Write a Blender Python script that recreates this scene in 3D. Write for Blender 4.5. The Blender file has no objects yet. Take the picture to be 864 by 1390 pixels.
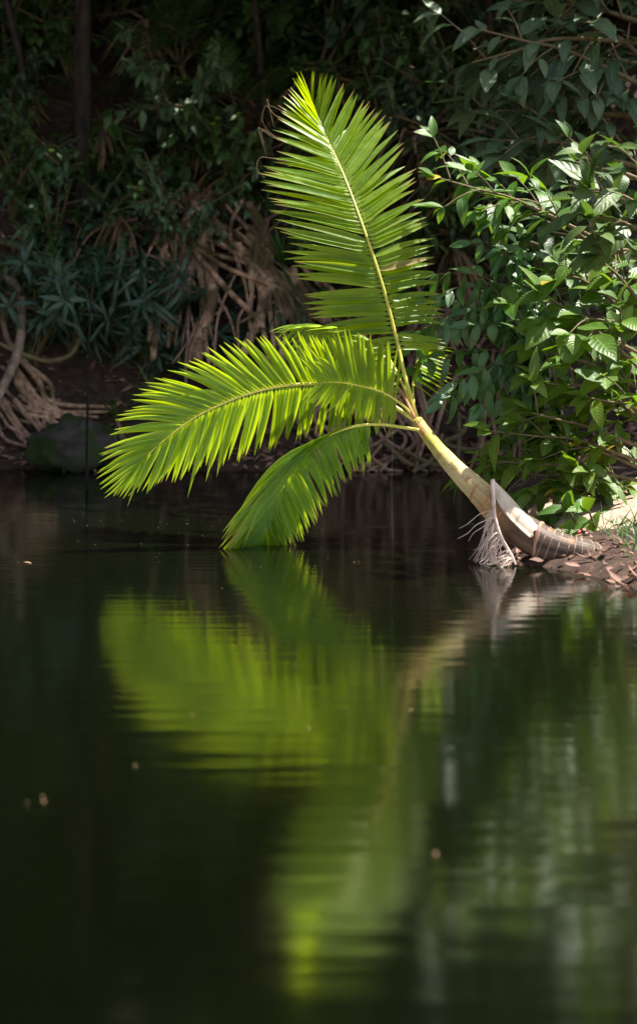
import bpy, math, random
from mathutils import Vector, Matrix, noise
V = Vector
R = math.radians
scene = bpy.context.scene
COL = scene.collection
rnd = random.Random(7)

# ------------------------------------------------------------------ camera numbers
F = 1714.0      # focal length in photo pixels
CX, HY = 432.0, 507.0
CAM_H = 1.2


def P(px, py, Y):
    """world point on the sight line of a photo pixel, Y metres away"""
    return V(((px - CX) / F * Y, Y, CAM_H - (py - HY) / F * Y))


# ------------------------------------------------------------------ mesh helper
class MB:
    def __init__(self):
        self.v = []; self.f = []; self.uv = []

    def build(self, name, mat, parent=None, smooth=True):
        me = bpy.data.meshes.new(name)
        me.from_pydata([tuple(p) for p in self.v], [], self.f)
        if self.uv:
            ul = me.uv_layers.new(name='UVMap')
            idx = [0] * len(me.loops)
            me.loops.foreach_get('vertex_index', idx)
            flat = []
            for i in idx:
                flat.extend(self.uv[i])
            ul.data.foreach_set('uv', flat)
        if smooth:
            me.polygons.foreach_set('use_smooth', [True] * len(me.polygons))
        me.materials.append(mat)
        me.update()
        o = bpy.data.objects.new(name, me)
        COL.objects.link(o)
        if parent is not None:
            o.parent = parent
        return o


def empty(name, label, cat, loc=(0, 0, 0), group=None):
    o = bpy.data.objects.new(name, None)
    COL.objects.link(o)
    o.location = loc
    o.empty_display_size = 0.1
    tag(o, label, cat, group)
    return o


def tag(o, label=None, cat=None, group=None, kind=None):
    if label: o['label'] = label
    if cat: o['category'] = cat
    if group: o['group'] = group
    if kind: o['kind'] = kind
    return o


def dup(root, loc, rotz=0.0, sc=1.0, label=None, group=None, tilt=(0, 0)):
    r = root.copy(); COL.objects.link(r)
    r.location = loc; r.rotation_euler = (tilt[0], tilt[1], rotz)
    r.scale = (sc, sc, sc) if not isinstance(sc, tuple) else sc
    if label: r['label'] = label
    if group: r['group'] = group
    for ch in list(root.children):
        c = ch.copy(); COL.objects.link(c); c.parent = r
        for g in ch.children:
            d = g.copy(); COL.objects.link(d); d.parent = c
    return r


def place_children(root, loc):
    """move a thing's base without moving its (world built) parts"""
    for ch in root.children:
        ch.location = -V(loc)
    root.location = loc


# ------------------------------------------------------------------ curve helpers
def cr(pts, n):
    """Catmull-Rom through tuples of any length, n samples per span"""
    pts = [tuple(p) for p in pts]
    k = len(pts[0])
    ext = [tuple(2 * pts[0][i] - pts[1][i] for i in range(k))] + pts + [tuple(2 * pts[-1][i] - pts[-2][i] for i in range(k))]
    out = []
    for s in range(1, len(ext) - 2):
        p0, p1, p2, p3 = ext[s - 1:s + 3]
        for j in range(n):
            t = j / n
            out.append(tuple(0.5 * (2 * p1[i] + (p2[i] - p0[i]) * t + (2 * p0[i] - 5 * p1[i] + 4 * p2[i] - p3[i]) * t * t
                                    + (3 * p1[i] - p0[i] - 3 * p2[i] + p3[i]) * t ** 3) for i in range(k)))
    out.append(pts[-1])
    return out


def tube(mb, pts, radii, n=7, cap=True, flat=1.0, rough=0.0, u0=0.0):
    pts = [V(p) for p in pts]
    base = len(mb.v)
    m = len(pts)
    ref = V((0.31, -0.9, 0.2)).normalized()
    L = 0.0
    for i, p in enumerate(pts):
        t = (pts[min(i + 1, m - 1)] - pts[max(i - 1, 0)])
        if t.length < 1e-9: t = V((0, 0, 1))
        t.normalize()
        if i: L += (p - pts[i - 1]).length
        a = ref - t * ref.dot(t)
        if a.length < 1e-4: a = V((1, 0, 0)) - t * t.x
        a.normalize(); ref = a
        b = t.cross(a)
        r = radii[i] if not isinstance(radii, (int, float)) else radii
        for j in range(n):
            th = 2 * math.pi * j / n
            rr = r
            if rough:
                rr *= 1 + rough * noise.noise(p * 9 + V((math.cos(th), math.sin(th), 0)) * 1.3)
            mb.v.append(p + a * (math.cos(th) * rr) + b * (math.sin(th) * rr * flat))
            mb.uv.append((j / n, L + u0))
    for i in range(m - 1):
        for j in range(n):
            a0 = base + i * n + j; a1 = base + i * n + (j + 1) % n
            mb.f.append((a0, a1, a1 + n, a0 + n))
    if cap:
        mb.f.append(tuple(base + j for j in range(n))[::-1])
        mb.f.append(tuple(base + (m - 1) * n + j for j in range(n)))


def prof_ovate(v): return (math.sin(math.pi * min(1, v) ** 0.78)) ** 0.85
def prof_lance(v): return (math.sin(math.pi * v ** 0.85)) ** 0.75
def prof_strap(v): return min(1.0, 0.35 + v * 4) * max(0.0, 1 - v ** 2.6)
def prof_leaflet(v): return min(1.0, 0.25 + v * 5) * max(0.0, (1 - v ** 3.2))


def leaf(mb, base, d, n, L, W, prof=prof_ovate, fold=0.25, bend=0.2, segs=4, wav=0.0):
    d = d.normalized()
    s = d.cross(n)
    if s.length < 1e-3: s = d.cross(V((0.3, 0.8, 0.5)))
    s.normalize(); n = s.cross(d)
    b0 = len(mb.v)
    ph = rnd.random() * 6
    r0 = rnd.random()
    for i in range(segs + 1):
        v = i / segs
        c = base + d * (L * v * (1 - 0.25 * bend * v)) - n * (bend * L * v * v)
        w = max(0.5 * W * prof(v), 0.012 * W)
        k = fold * w + wav * W * math.sin(v * 9 + ph)
        mb.v.append(c - s * w + n * k); mb.uv.append((0.0, v))
        mb.v.append(c); mb.uv.append((0.5, v))
        mb.v.append(c + s * w + n * (fold * w - wav * W * math.sin(v * 9 + ph))); mb.uv.append((1.0, v))
    for i in range(segs):
        a = b0 + i * 3
        mb.f.append((a, a + 1, a + 4, a + 3)); mb.f.append((a + 1, a + 2, a + 5, a + 4))


def rv(s=1.0):
    return V((rnd.uniform(-s, s), rnd.uniform(-s, s), rnd.uniform(-s, s)))


# ------------------------------------------------------------------ materials
def new_mat(name):
    m = bpy.data.materials.new(name); m.use_nodes = True
    nt = m.node_tree; nt.nodes.clear()
    out = nt.nodes.new('ShaderNodeOutputMaterial')
    return m, nt, out


def nd(nt, t, **kw):
    n = nt.nodes.new(t)
    for k, v in kw.items(): setattr(n, k, v)
    return n


def ramp(nt, fac, stops, interp='LINEAR'):
    r = nd(nt, 'ShaderNodeValToRGB'); r.color_ramp.interpolation = interp
    el = r.color_ramp.elements
    while len(el) < len(stops): el.new(0.5)
    for e, (p, c) in zip(el, stops):
        e.position = p; e.color = (*c, 1)
    nt.links.new(fac, r.inputs[0])
    return r.outputs[0]


def mixc(nt, fac, a, b, mode='MIX'):
    m = nd(nt, 'ShaderNodeMix', data_type='RGBA', blend_type=mode)
    for s, v in ((m.inputs[0], fac), (m.inputs[6], a), (m.inputs[7], b)):
        if isinstance(v, (int, float)): s.default_value = v
        elif isinstance(v, tuple): s.default_value = (*v, 1)
        else: nt.links.new(v, s)
    return m.outputs[2]


def math_n(nt, op, a, b=None):
    m = nd(nt, 'ShaderNodeMath', operation=op)
    for s, v in zip(m.inputs, (a, b)):
        if v is None: continue
        if isinstance(v, (int, float)): s.default_value = v
        else: nt.links.new(v, s)
    return m.outputs[0]


def leaf_mat(name, c1, c2, trans, tmix=0.35, rough=0.38, vein=0.25, tip=None, veins=9.0, spots=0.25, spec=0.32, dead=None):
    m, nt, out = new_mat(name); L = nt.links
    uv = nd(nt, 'ShaderNodeUVMap'); sep = nd(nt, 'ShaderNodeSeparateXYZ'); L.new(uv.outputs[0], sep.inputs[0])
    geo = nd(nt, 'ShaderNodeNewGeometry')
    oi = nd(nt, 'ShaderNodeObjectInfo')
    ri = geo.outputs['Random Per Island']
    tc = nd(nt, 'ShaderNodeTexCoord')
    nz = nd(nt, 'ShaderNodeTexNoise'); nz.inputs['Scale'].default_value = 14; nz.inputs['Detail'].default_value = 3
    L.new(tc.outputs['Object'], nz.inputs['Vector'])
    col = mixc(nt, ri, c1, c2)
    hs = nd(nt, 'ShaderNodeHueSaturation')
    hv = math_n(nt, 'MULTIPLY_ADD', oi.outputs['Random'], 0.05); hv.node.inputs[2].default_value = 0.475
    vv = math_n(nt, 'MULTIPLY_ADD', nz.outputs[0], 0.9); vv.node.inputs[2].default_value = 0.55
    L.new(hv, hs.inputs['Hue']); L.new(vv, hs.inputs['Value']); L.new(col, hs.inputs['Color'])
    col = hs.outputs[0]
    # midrib and side veins
    du = math_n(nt, 'ABSOLUTE', math_n(nt, 'SUBTRACT', sep.outputs[0], 0.5))
    mid = math_n(nt, 'LESS_THAN', du, 0.035)
    ang = math_n(nt, 'SUBTRACT', sep.outputs[1], math_n(nt, 'MULTIPLY', du, 0.45))
    sv = math_n(nt, 'SINE', math_n(nt, 'MULTIPLY', ang, veins * 6.283))
    sv2 = math_n(nt, 'GREATER_THAN', sv, 0.93)
    vm = math_n(nt, 'MAXIMUM', mid, math_n(nt, 'MULTIPLY', sv2, 0.5))
    col = mixc(nt, math_n(nt, 'MULTIPLY', vm, vein), col, tuple(min(1, 2.2 * c + 0.03) for c in c2))
    if spots:
        n2 = nd(nt, 'ShaderNodeTexNoise'); n2.inputs['Scale'].default_value = 60; n2.inputs['Detail'].default_value = 2
        L.new(tc.outputs['Object'], n2.inputs['Vector'])
        sp = math_n(nt, 'MULTIPLY', math_n(nt, 'GREATER_THAN', n2.outputs[0], 0.68), spots)
        col = mixc(nt, sp, col, (0.09, 0.06, 0.02))
    if tip:
        tf = ramp(nt, sep.outputs[1], [(0.8, (0, 0, 0)), (0.97, (1, 1, 1))])
        tf = math_n(nt, 'MULTIPLY', tf, math_n(nt, 'GREATER_THAN', ri, 0.35))
        col = mixc(nt, tf, col, tip)
    if dead:
        col = mixc(nt, math_n(nt, 'GREATER_THAN', ri, 1 - dead[0]), col, dead[1])
    p = nd(nt, 'ShaderNodeBsdfPrincipled')
    L.new(col, p.inputs['Base Color']); p.inputs['Specular IOR Level'].default_value = spec
    rr = math_n(nt, 'MULTIPLY_ADD', nz.outputs[0], 0.3); rr.node.inputs[2].default_value = rough - 0.15
    L.new(rr, p.inputs['Roughness'])
    bp = nd(nt, 'ShaderNodeBump'); bp.inputs['Strength'].default_value = 0.35; bp.inputs['Distance'].default_value = 0.004
    hb = math_n(nt, 'ADD', math_n(nt, 'MULTIPLY', sv, 0.5), math_n(nt, 'MULTIPLY', nz.outputs[0], 1.2))
    L.new(hb, bp.inputs['Height']); L.new(bp.outputs[0], p.inputs['Normal'])
    tr = nd(nt, 'ShaderNodeBsdfTranslucent')
    tcol = mixc(nt, 1.0, mixc(nt, 0.5, col, c2), trans, 'MULTIPLY')
    # transmitted light: leaf colour times a yellow-green pigment, lifted
    tl = mixc(nt, 0.85, tcol, trans)
    tl = mixc(nt, math_n(nt, 'MULTIPLY', mid, 0.35), tl, tuple(0.35 * c for c in trans))
    L.new(tl, tr.inputs['Color'])
    ms = nd(nt, 'ShaderNodeMixShader'); ms.inputs[0].default_value = tmix
    L.new(p.outputs[0], ms.inputs[1]); L.new(tr.outputs[0], ms.inputs[2])
    L.new(ms.outputs[0], out.inputs[0])
    return m


def bark_mat(name, c1, c2, scale=12, stretch=4.0, bump=0.6, moss=None, rough=0.85):
    m, nt, out = new_mat(name); L = nt.links
    tc = nd(nt, 'ShaderNodeTexCoord'); mp = nd(nt, 'ShaderNodeMapping')
    mp.inputs['Scale'].default_value = (1, 1, 1.0 / stretch)
    L.new(tc.outputs['Object'], mp.inputs[0])
    nz = nd(nt, 'ShaderNodeTexNoise'); nz.inputs['Scale'].default_value = scale; nz.inputs['Detail'].default_value = 6
    L.new(mp.outputs[0], nz.inputs['Vector'])
    n2 = nd(nt, 'ShaderNodeTexNoise'); n2.inputs['Scale'].default_value = 2.2
    L.new(tc.outputs['Object'], n2.inputs['Vector'])
    col = ramp(nt, nz.outputs[0], [(0.3, c1), (0.7, c2)])
    if moss:
        col = mixc(nt, ramp(nt, n2.outputs[0], [(0.42, (0, 0, 0)), (0.56, (1, 1, 1))]), col, moss)
    p = nd(nt, 'ShaderNodeBsdfPrincipled'); p.inputs['Roughness'].default_value = rough; p.inputs['Specular IOR Level'].default_value = 0.2
    L.new(col, p.inputs['Base Color'])
    bp = nd(nt, 'ShaderNodeBump'); bp.inputs['Strength'].default_value = bump; bp.inputs['Distance'].default_value = 0.02
    L.new(nz.outputs[0], bp.inputs['Height']); L.new(bp.outputs[0], p.inputs['Normal'])
    L.new(p.outputs[0], out.inputs[0])
    return m


M = {}
M['frond'] = leaf_mat('palm_leaflet', (0.05, 0.14, 0.004), (0.12, 0.23, 0.006), (0.56, 0.72, 0.003), 0.52, 0.36, 0.0, tip=(0.22, 0.13, 0.04), veins=0.0, spots=0.55, spec=0.38, dead=(0.018, (0.26, 0.19, 0.07)))
M['frond_lit'] = leaf_mat('palm_leaflet_lit', (0.10, 0.20, 0.02), (0.16, 0.28, 0.03), (0.52, 0.7, 0.05), 0.45, 0.36, 0.0, tip=(0.22, 0.13, 0.04), veins=0.0, spots=0.3)  # paler copy of the leaflet, strong light put into the colour
M['brown_leaflet'] = leaf_mat('withered_leaflet', (0.18, 0.11, 0.06), (0.28, 0.19, 0.11), (0.3, 0.16, 0.06), 0.25, 0.6, 0.0, veins=0.0)
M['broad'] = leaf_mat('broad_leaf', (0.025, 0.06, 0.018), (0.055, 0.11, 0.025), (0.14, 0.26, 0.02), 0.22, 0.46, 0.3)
M['broad_dull'] = leaf_mat('dull_leaf', (0.04, 0.08, 0.038), (0.085, 0.135, 0.06), (0.10, 0.2, 0.04), 0.2, 0.45, 0.3)
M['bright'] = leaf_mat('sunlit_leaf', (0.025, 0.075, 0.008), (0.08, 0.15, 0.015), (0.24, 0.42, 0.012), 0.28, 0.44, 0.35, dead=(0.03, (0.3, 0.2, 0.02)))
M['blue'] = leaf_mat('bluish_leaf', (0.02, 0.05, 0.032), (0.045, 0.09, 0.052), (0.08, 0.22, 0.06), 0.2, 0.36, 0.25, spec=0.6)
M['compound'] = leaf_mat('glossy_leaflet', (0.025, 0.07, 0.014), (0.06, 0.13, 0.022), (0.12, 0.32, 0.015), 0.25, 0.36, 0.3, spec=0.8)
M['strap'] = leaf_mat('strap_leaf', (0.04, 0.09, 0.02), (0.075, 0.14, 0.03), (0.18, 0.3, 0.03), 0.25, 0.45, 0.0, veins=0, dead=(0.08, (0.22, 0.14, 0.06)))
M['dead'] = leaf_mat('dead_leaf', (0.18, 0.105, 0.065), (0.38, 0.25, 0.16), (0.2, 0.1, 0.04), 0.15, 0.7, 0.0, veins=0, spots=0.5)
M['litter'] = leaf_mat('litter_leaf', (0.06, 0.03, 0.02), (0.27, 0.17, 0.11), (0.2, 0.08, 0.03), 0.1, 0.65, 0.2, spots=0.5)
M['far_litter'] = leaf_mat('far_litter_lightened', (0.12, 0.055, 0.04), (0.42, 0.25, 0.17), (0.2, 0.08, 0.03), 0.1, 0.65, 0.2, spots=0.5)  # litter colour lightened in place of light on the dim far bank
M['red'] = leaf_mat('red_leaf', (0.35, 0.03, 0.03), (0.4, 0.05, 0.03), (0.5, 0.05, 0.02), 0.25, 0.45, 0.2)
M['yellow'] = leaf_mat('yellow_leaf', (0.5, 0.33, 0.03), (0.55, 0.38, 0.03), (0.6, 0.45, 0.02), 0.3, 0.45, 0.2)
M['canopy'] = leaf_mat('canopy_leaf', (0.03, 0.075, 0.018), (0.06, 0.12, 0.025), (0.16, 0.3, 0.03), 0.25, 0.45, 0.0, veins=0, spots=0)
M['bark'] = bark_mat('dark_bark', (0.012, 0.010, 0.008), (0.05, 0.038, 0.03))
M['black_bark'] = bark_mat('near_black_bark', (0.004, 0.003, 0.003), (0.015, 0.011, 0.009))  # bark colour set near black, darker than the other barks
M['pale_bark'] = bark_mat('pale_bark', (0.14, 0.09, 0.065), (0.36, 0.26, 0.2), 10, 3)
M['vine'] = bark_mat('vine_bark', (0.08, 0.055, 0.035), (0.2, 0.14, 0.09), 20, 3)
M['twig'] = bark_mat('twig_bark', (0.09, 0.07, 0.035), (0.17, 0.13, 0.07), 25, 3)
M['root'] = bark_mat('root_bark', (0.17, 0.09, 0.055), (0.60, 0.38, 0.26), 14, 3, 1.0, moss=(0.11, 0.075, 0.04))
M['darkroot'] = bark_mat('dark_root_bark', (0.13, 0.07, 0.05), (0.42, 0.25, 0.18), 14, 3, 1.0)
M['log'] = bark_mat('log_bark', (0.18, 0.12, 0.09), (0.42, 0.32, 0.25), 9, 4, 0.9)
M['rock'] = bark_mat('mossy_rock', (0.02, 0.017, 0.015), (0.07, 0.06, 0.05), 6, 1, 0.8, moss=(0.025, 0.04, 0.01))
M['ground'] = bark_mat('forest_soil', (0.022, 0.014, 0.01), (0.075, 0.045, 0.034), 9, 1, 1.0)
M['sand'] = bark_mat('sand_bank', (0.22, 0.15, 0.115), (0.40, 0.29, 0.22), 18, 1, 0.8)
M['fibre'] = bark_mat('dry_fibre', (0.48, 0.34, 0.28), (0.80, 0.65, 0.56), 30, 4, 0.3, rough=0.7)
M['silk'] = bark_mat('silk', (0.25, 0.25, 0.2), (0.3, 0.3, 0.25), 30, 4, 0.1, rough=0.4)


def rachis_mat():
    m, nt, out = new_mat('palm_rachis'); L = nt.links
    tc = nd(nt, 'ShaderNodeTexCoord')
    nz = nd(nt, 'ShaderNodeTexNoise'); nz.inputs['Scale'].default_value = 18; nz.inputs['Detail'].default_value = 4
    L.new(tc.outputs['Object'], nz.inputs['Vector'])
    col = ramp(nt, nz.outputs[0], [(0.3, (0.36, 0.34, 0.04)), (0.6, (0.52, 0.47, 0.07)), (0.75, (0.42, 0.36, 0.12))])
    p = nd(nt, 'ShaderNodeBsdfPrincipled'); p.inputs['Roughness'].default_value = 0.42
    L.new(col, p.inputs['Base Color']); L.new(p.outputs[0], out.inputs[0])
    return m


M['rachis'] = rachis_mat()


def stem_mat():
    """palm stem: UV.y runs 0 at the leaf bases to 1 at the ground"""
    m, nt, out = new_mat('palm_stem'); L = nt.links
    uv = nd(nt, 'ShaderNodeUVMap'); sep = nd(nt, 'ShaderNodeSeparateXYZ'); L.new(uv.outputs[0], sep.inputs[0])
    tc = nd(nt, 'ShaderNodeTexCoord')
    nz = nd(nt, 'ShaderNodeTexNoise'); nz.inputs['Scale'].default_value = 9; nz.inputs['Detail'].default_value = 6
    L.new(tc.outputs['Object'], nz.inputs['Vector'])
    mp = nd(nt, 'ShaderNodeMapping'); mp.inputs['Scale'].default_value = (26, 3.0, 1)
    L.new(uv.outputs[0], mp.inputs[0])
    st = nd(nt, 'ShaderNodeTexNoise'); st.inputs['Scale'].default_value = 1; st.inputs['Detail'].default_value = 4
    L.new(mp.outputs[0], st.inputs['Vector'])
    vv = math_n(nt, 'ADD', sep.outputs[1], math_n(nt, 'MULTIPLY', math_n(nt, 'SUBTRACT', nz.outputs[0], 0.5), 0.09))
    base = ramp(nt, vv, [(0.0, (0.34, 0.27, 0.06)), (0.08, (0.42, 0.25, 0.10)), (0.13, (0.36, 0.34, 0.05)), (0.22, (0.44, 0.40, 0.11)), (0.36, (0.54, 0.44, 0.22)), (0.49, (0.46, 0.34, 0.16)),
                         (0.58, (0.38, 0.24, 0.10)), (0.645, (0.22, 0.12, 0.06)), (0.68, (0.042, 0.024, 0.018)), (1.0, (0.03, 0.018, 0.014))])
    col = mixc(nt, ramp(nt, st.outputs[0], [(0.42, (0, 0, 0)), (0.75, (0.55, 0.55, 0.55))]), base, (0.20, 0.12, 0.06))
    sp = ramp(nt, nz.outputs[0], [(0.6, (0, 0, 0)), (0.68, (0.7, 0.7, 0.7))])
    col = mixc(nt, sp, col, (0.30, 0.13, 0.05))
    m3 = nd(nt, 'ShaderNodeMapping'); m3.inputs['Scale'].default_value = (70, 9, 1); L.new(uv.outputs[0], m3.inputs[0])
    f3 = nd(nt, 'ShaderNodeTexNoise'); f3.inputs['Scale'].default_value = 1; f3.inputs['Detail'].default_value = 5; L.new(m3.outputs[0], f3.inputs['Vector'])
    col = mixc(nt, ramp(nt, f3.outputs[0], [(0.56, (0, 0, 0)), (0.7, (0.75, 0.75, 0.75))]), col, (0.13, 0.075, 0.035))
    f4 = nd(nt, 'ShaderNodeTexNoise'); f4.inputs['Scale'].default_value = 70; f4.inputs['Detail'].default_value = 3; L.new(tc.outputs['Object'], f4.inputs['Vector'])
    col = mixc(nt, ramp(nt, f4.outputs[0], [(0.62, (0, 0, 0)), (0.7, (0.7, 0.7, 0.7))]), col, (0.10, 0.06, 0.03))
    p = nd(nt, 'ShaderNodeBsdfPrincipled'); p.inputs['Roughness'].default_value = 0.55; p.inputs['Specular IOR Level'].default_value = 0.3
    L.new(col, p.inputs['Base Color'])
    bp = nd(nt, 'ShaderNodeBump'); bp.inputs['Strength'].default_value = 0.4; bp.inputs['Distance'].default_value = 0.01
    L.new(st.outputs[0], bp.inputs['Height']); L.new(bp.outputs[0], p.inputs['Normal'])
    L.new(p.outputs[0], out.inputs[0])
    return m


M['stem'] = stem_mat()
M['scar'] = bark_mat('leaf_scar', (0.15, 0.11, 0.085), (0.30, 0.23, 0.19), 30, 1, 0.4)
M['rust'] = bark_mat('rusty_scar', (0.30, 0.13, 0.06), (0.45, 0.24, 0.12), 30, 1, 0.4)
M['sheath'] = bark_mat('cream_sheath', (0.40, 0.30, 0.21), (0.68, 0.58, 0.47), 11, 7, 0.3, rough=0.5)
M['redstalk'] = bark_mat('red_stalk', (0.4, 0.1, 0.05), (0.6, 0.42, 0.3), 14, 4, 0.3, rough=0.6)


def water_mat():
    m, nt, out = new_mat('river_water'); L = nt.links
    tc = nd(nt, 'ShaderNodeTexCoord')
    def nz(sx, sy, det, sc=1.0):
        mp = nd(nt, 'ShaderNodeMapping'); mp.inputs['Scale'].default_value = (sx, sy, 1)
        L.new(tc.outputs['Object'], mp.inputs[0])
        t = nd(nt, 'ShaderNodeTexNoise'); t.inputs['Scale'].default_value = sc; t.inputs['Detail'].default_value = det
        L.new(mp.outputs[0], t.inputs['Vector']); return t.outputs[0]
    a = nz(1.1, 11.0, 2); b = nz(0.45, 2.2, 2); c = nz(4, 30, 1)
    h = math_n(nt, 'ADD', math_n(nt, 'MULTIPLY', a, 0.5), math_n(nt, 'ADD', math_n(nt, 'MULTIPLY', b, 0.9), math_n(nt, 'MULTIPLY', c, 0.12)))
    bp = nd(nt, 'ShaderNodeBump'); bp.inputs['Strength'].default_value = 1.0; bp.inputs['Distance'].default_value = WATER_BUMP
    L.new(h, bp.inputs['Height'])
    gl = nd(nt, 'ShaderNodeBsdfGlossy'); gl.inputs['Roughness'].default_value = WATER_ROUGH
    gl.inputs['Color'].default_value = (0.95, 0.95, 0.95, 1)
    L.new(bp.outputs[0], gl.inputs['Normal'])
    df = nd(nt, 'ShaderNodeBsdfDiffuse'); df.inputs['Color'].default_value = (0.0014, 0.0022, 0.0005, 1)
    fr = nd(nt, 'ShaderNodeFresnel'); fr.inputs['IOR'].default_value = 7.0
    ms = nd(nt, 'ShaderNodeMixShader')
    L.new(fr.outputs[0], ms.inputs[0]); L.new(df.outputs[0], ms.inputs[1]); L.new(gl.outputs[0], ms.inputs[2])
    L.new(ms.outputs[0], out.inputs[0])
    return m


WATER_BUMP = 0.0035
WATER_ROUGH = 0.095
M['water'] = water_mat()

# ------------------------------------------------------------------ ground and water
def bank_far(x): return 15.6 + 0.35 * noise.noise(V((x * 0.5, 3.1, 0))) + (0.25 if x < -1.5 else 0)


XR = [(-50, 3.0), (0, 2.2), (5.5, 1.9), (6.6, 1.82), (7.2, 1.72), (7.6, 1.5), (7.9, 1.28), (8.6, 1.2), (9.1, 1.32), (10, 1.6), (12, 1.95), (15, 2.1), (90, 2.2)]


def bank_right(y):
    for a, b in zip(XR, XR[1:]):
        if y <= b[0]:
            return a[1] + (b[1] - a[1]) * (y - a[0]) / (b[0] - a[0]) + 0.07 * noise.noise(V((y * 2.1, 1.7, 0)))
    return 2.2


def ground_h(x, y):
    d1 = y - bank_far(x)
    xr = bank_right(y)
    d2 = x - xr
    d3 = -7.5 - x
    d = max(d1, d2, d3)
    n = noise.noise(V((x * 0.8, y * 0.8, 0))) * 0.12 + noise.noise(V((x * 3, y * 3, 5))) * 0.035
    if d < 0: return max(-1.2, d * 0.8)
    if d2 >= d1 and d2 >= d3:
        return min(0.17 * d + 0.015 + 0.05 * (1 - math.exp(-d * 5)), 1.4) + n * min(1, d * 1.2)
    z = 0.3 * (1 - math.exp(-d * 4)) + 1.25 * max(0, d - 0.3)
    return min(z, 16 + 0.1 * d) + n * min(2.5, d * 1.5)


mb = MB()
xs = [-60, -45, -32, -24, -18, -14] + [-11 + 0.5 * i for i in range(10)] + [-6 + 0.12 * i for i in range(0, 92)] + [5.2 + 0.8 * i for i in range(10)] + [16, 22, 30, 40, 60]
ys = [-40, -25, -15, -8, -3] + [0.8 * i for i in range(0, 7)] + [5.4 + 0.14 * i for i in range(0, 95)] + [19 + 0.7 * i for i in range(20)] + [36, 45, 60, 80]
for y in ys:
    for x in xs:
        mb.v.append((x, y, ground_h(x, y))); mb.uv.append((x, y))
nx = len(xs)


def G(px, py, off=0.0):
    """distance at which a sight line meets the bank or the water, less off"""
    Y = 7.0
    while Y < 40:
        p = P(px, py, Y)
        if p.z <= max(0.0, ground_h(p.x, p.y)): break
        Y += 0.03
    return Y - off


for j in range(len(ys) - 1):
    for i in range(nx - 1):
        mb.f.append((j * nx + i, j * nx + i + 1, (j + 1) * nx + i + 1, (j + 1) * nx + i))
o = mb.build('ground', M['ground']); tag(o, kind='structure')

mb = MB()
mb.v = [(-60, -40, 0), (60, -40, 0), (60, 60, 0), (-60, 60, 0)]; mb.uv = [(0, 0)] * 4; mb.f = [(0, 1, 2, 3)]
o = mb.build('water', M['water'], smooth=False); tag(o, kind='structure')

# ------------------------------------------------------------------ leaning palm
PALM_Y = 9.0


def interp(tab, t):
    for a, b in zip(tab, tab[1:]):
        if t <= b[0]:
            k = (t - a[0]) / max(1e-6, b[0] - a[0])
            return [a[i] + (b[i] - a[i]) * k for i in range(1, len(a))]
    return list(tab[-1][1:])


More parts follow.
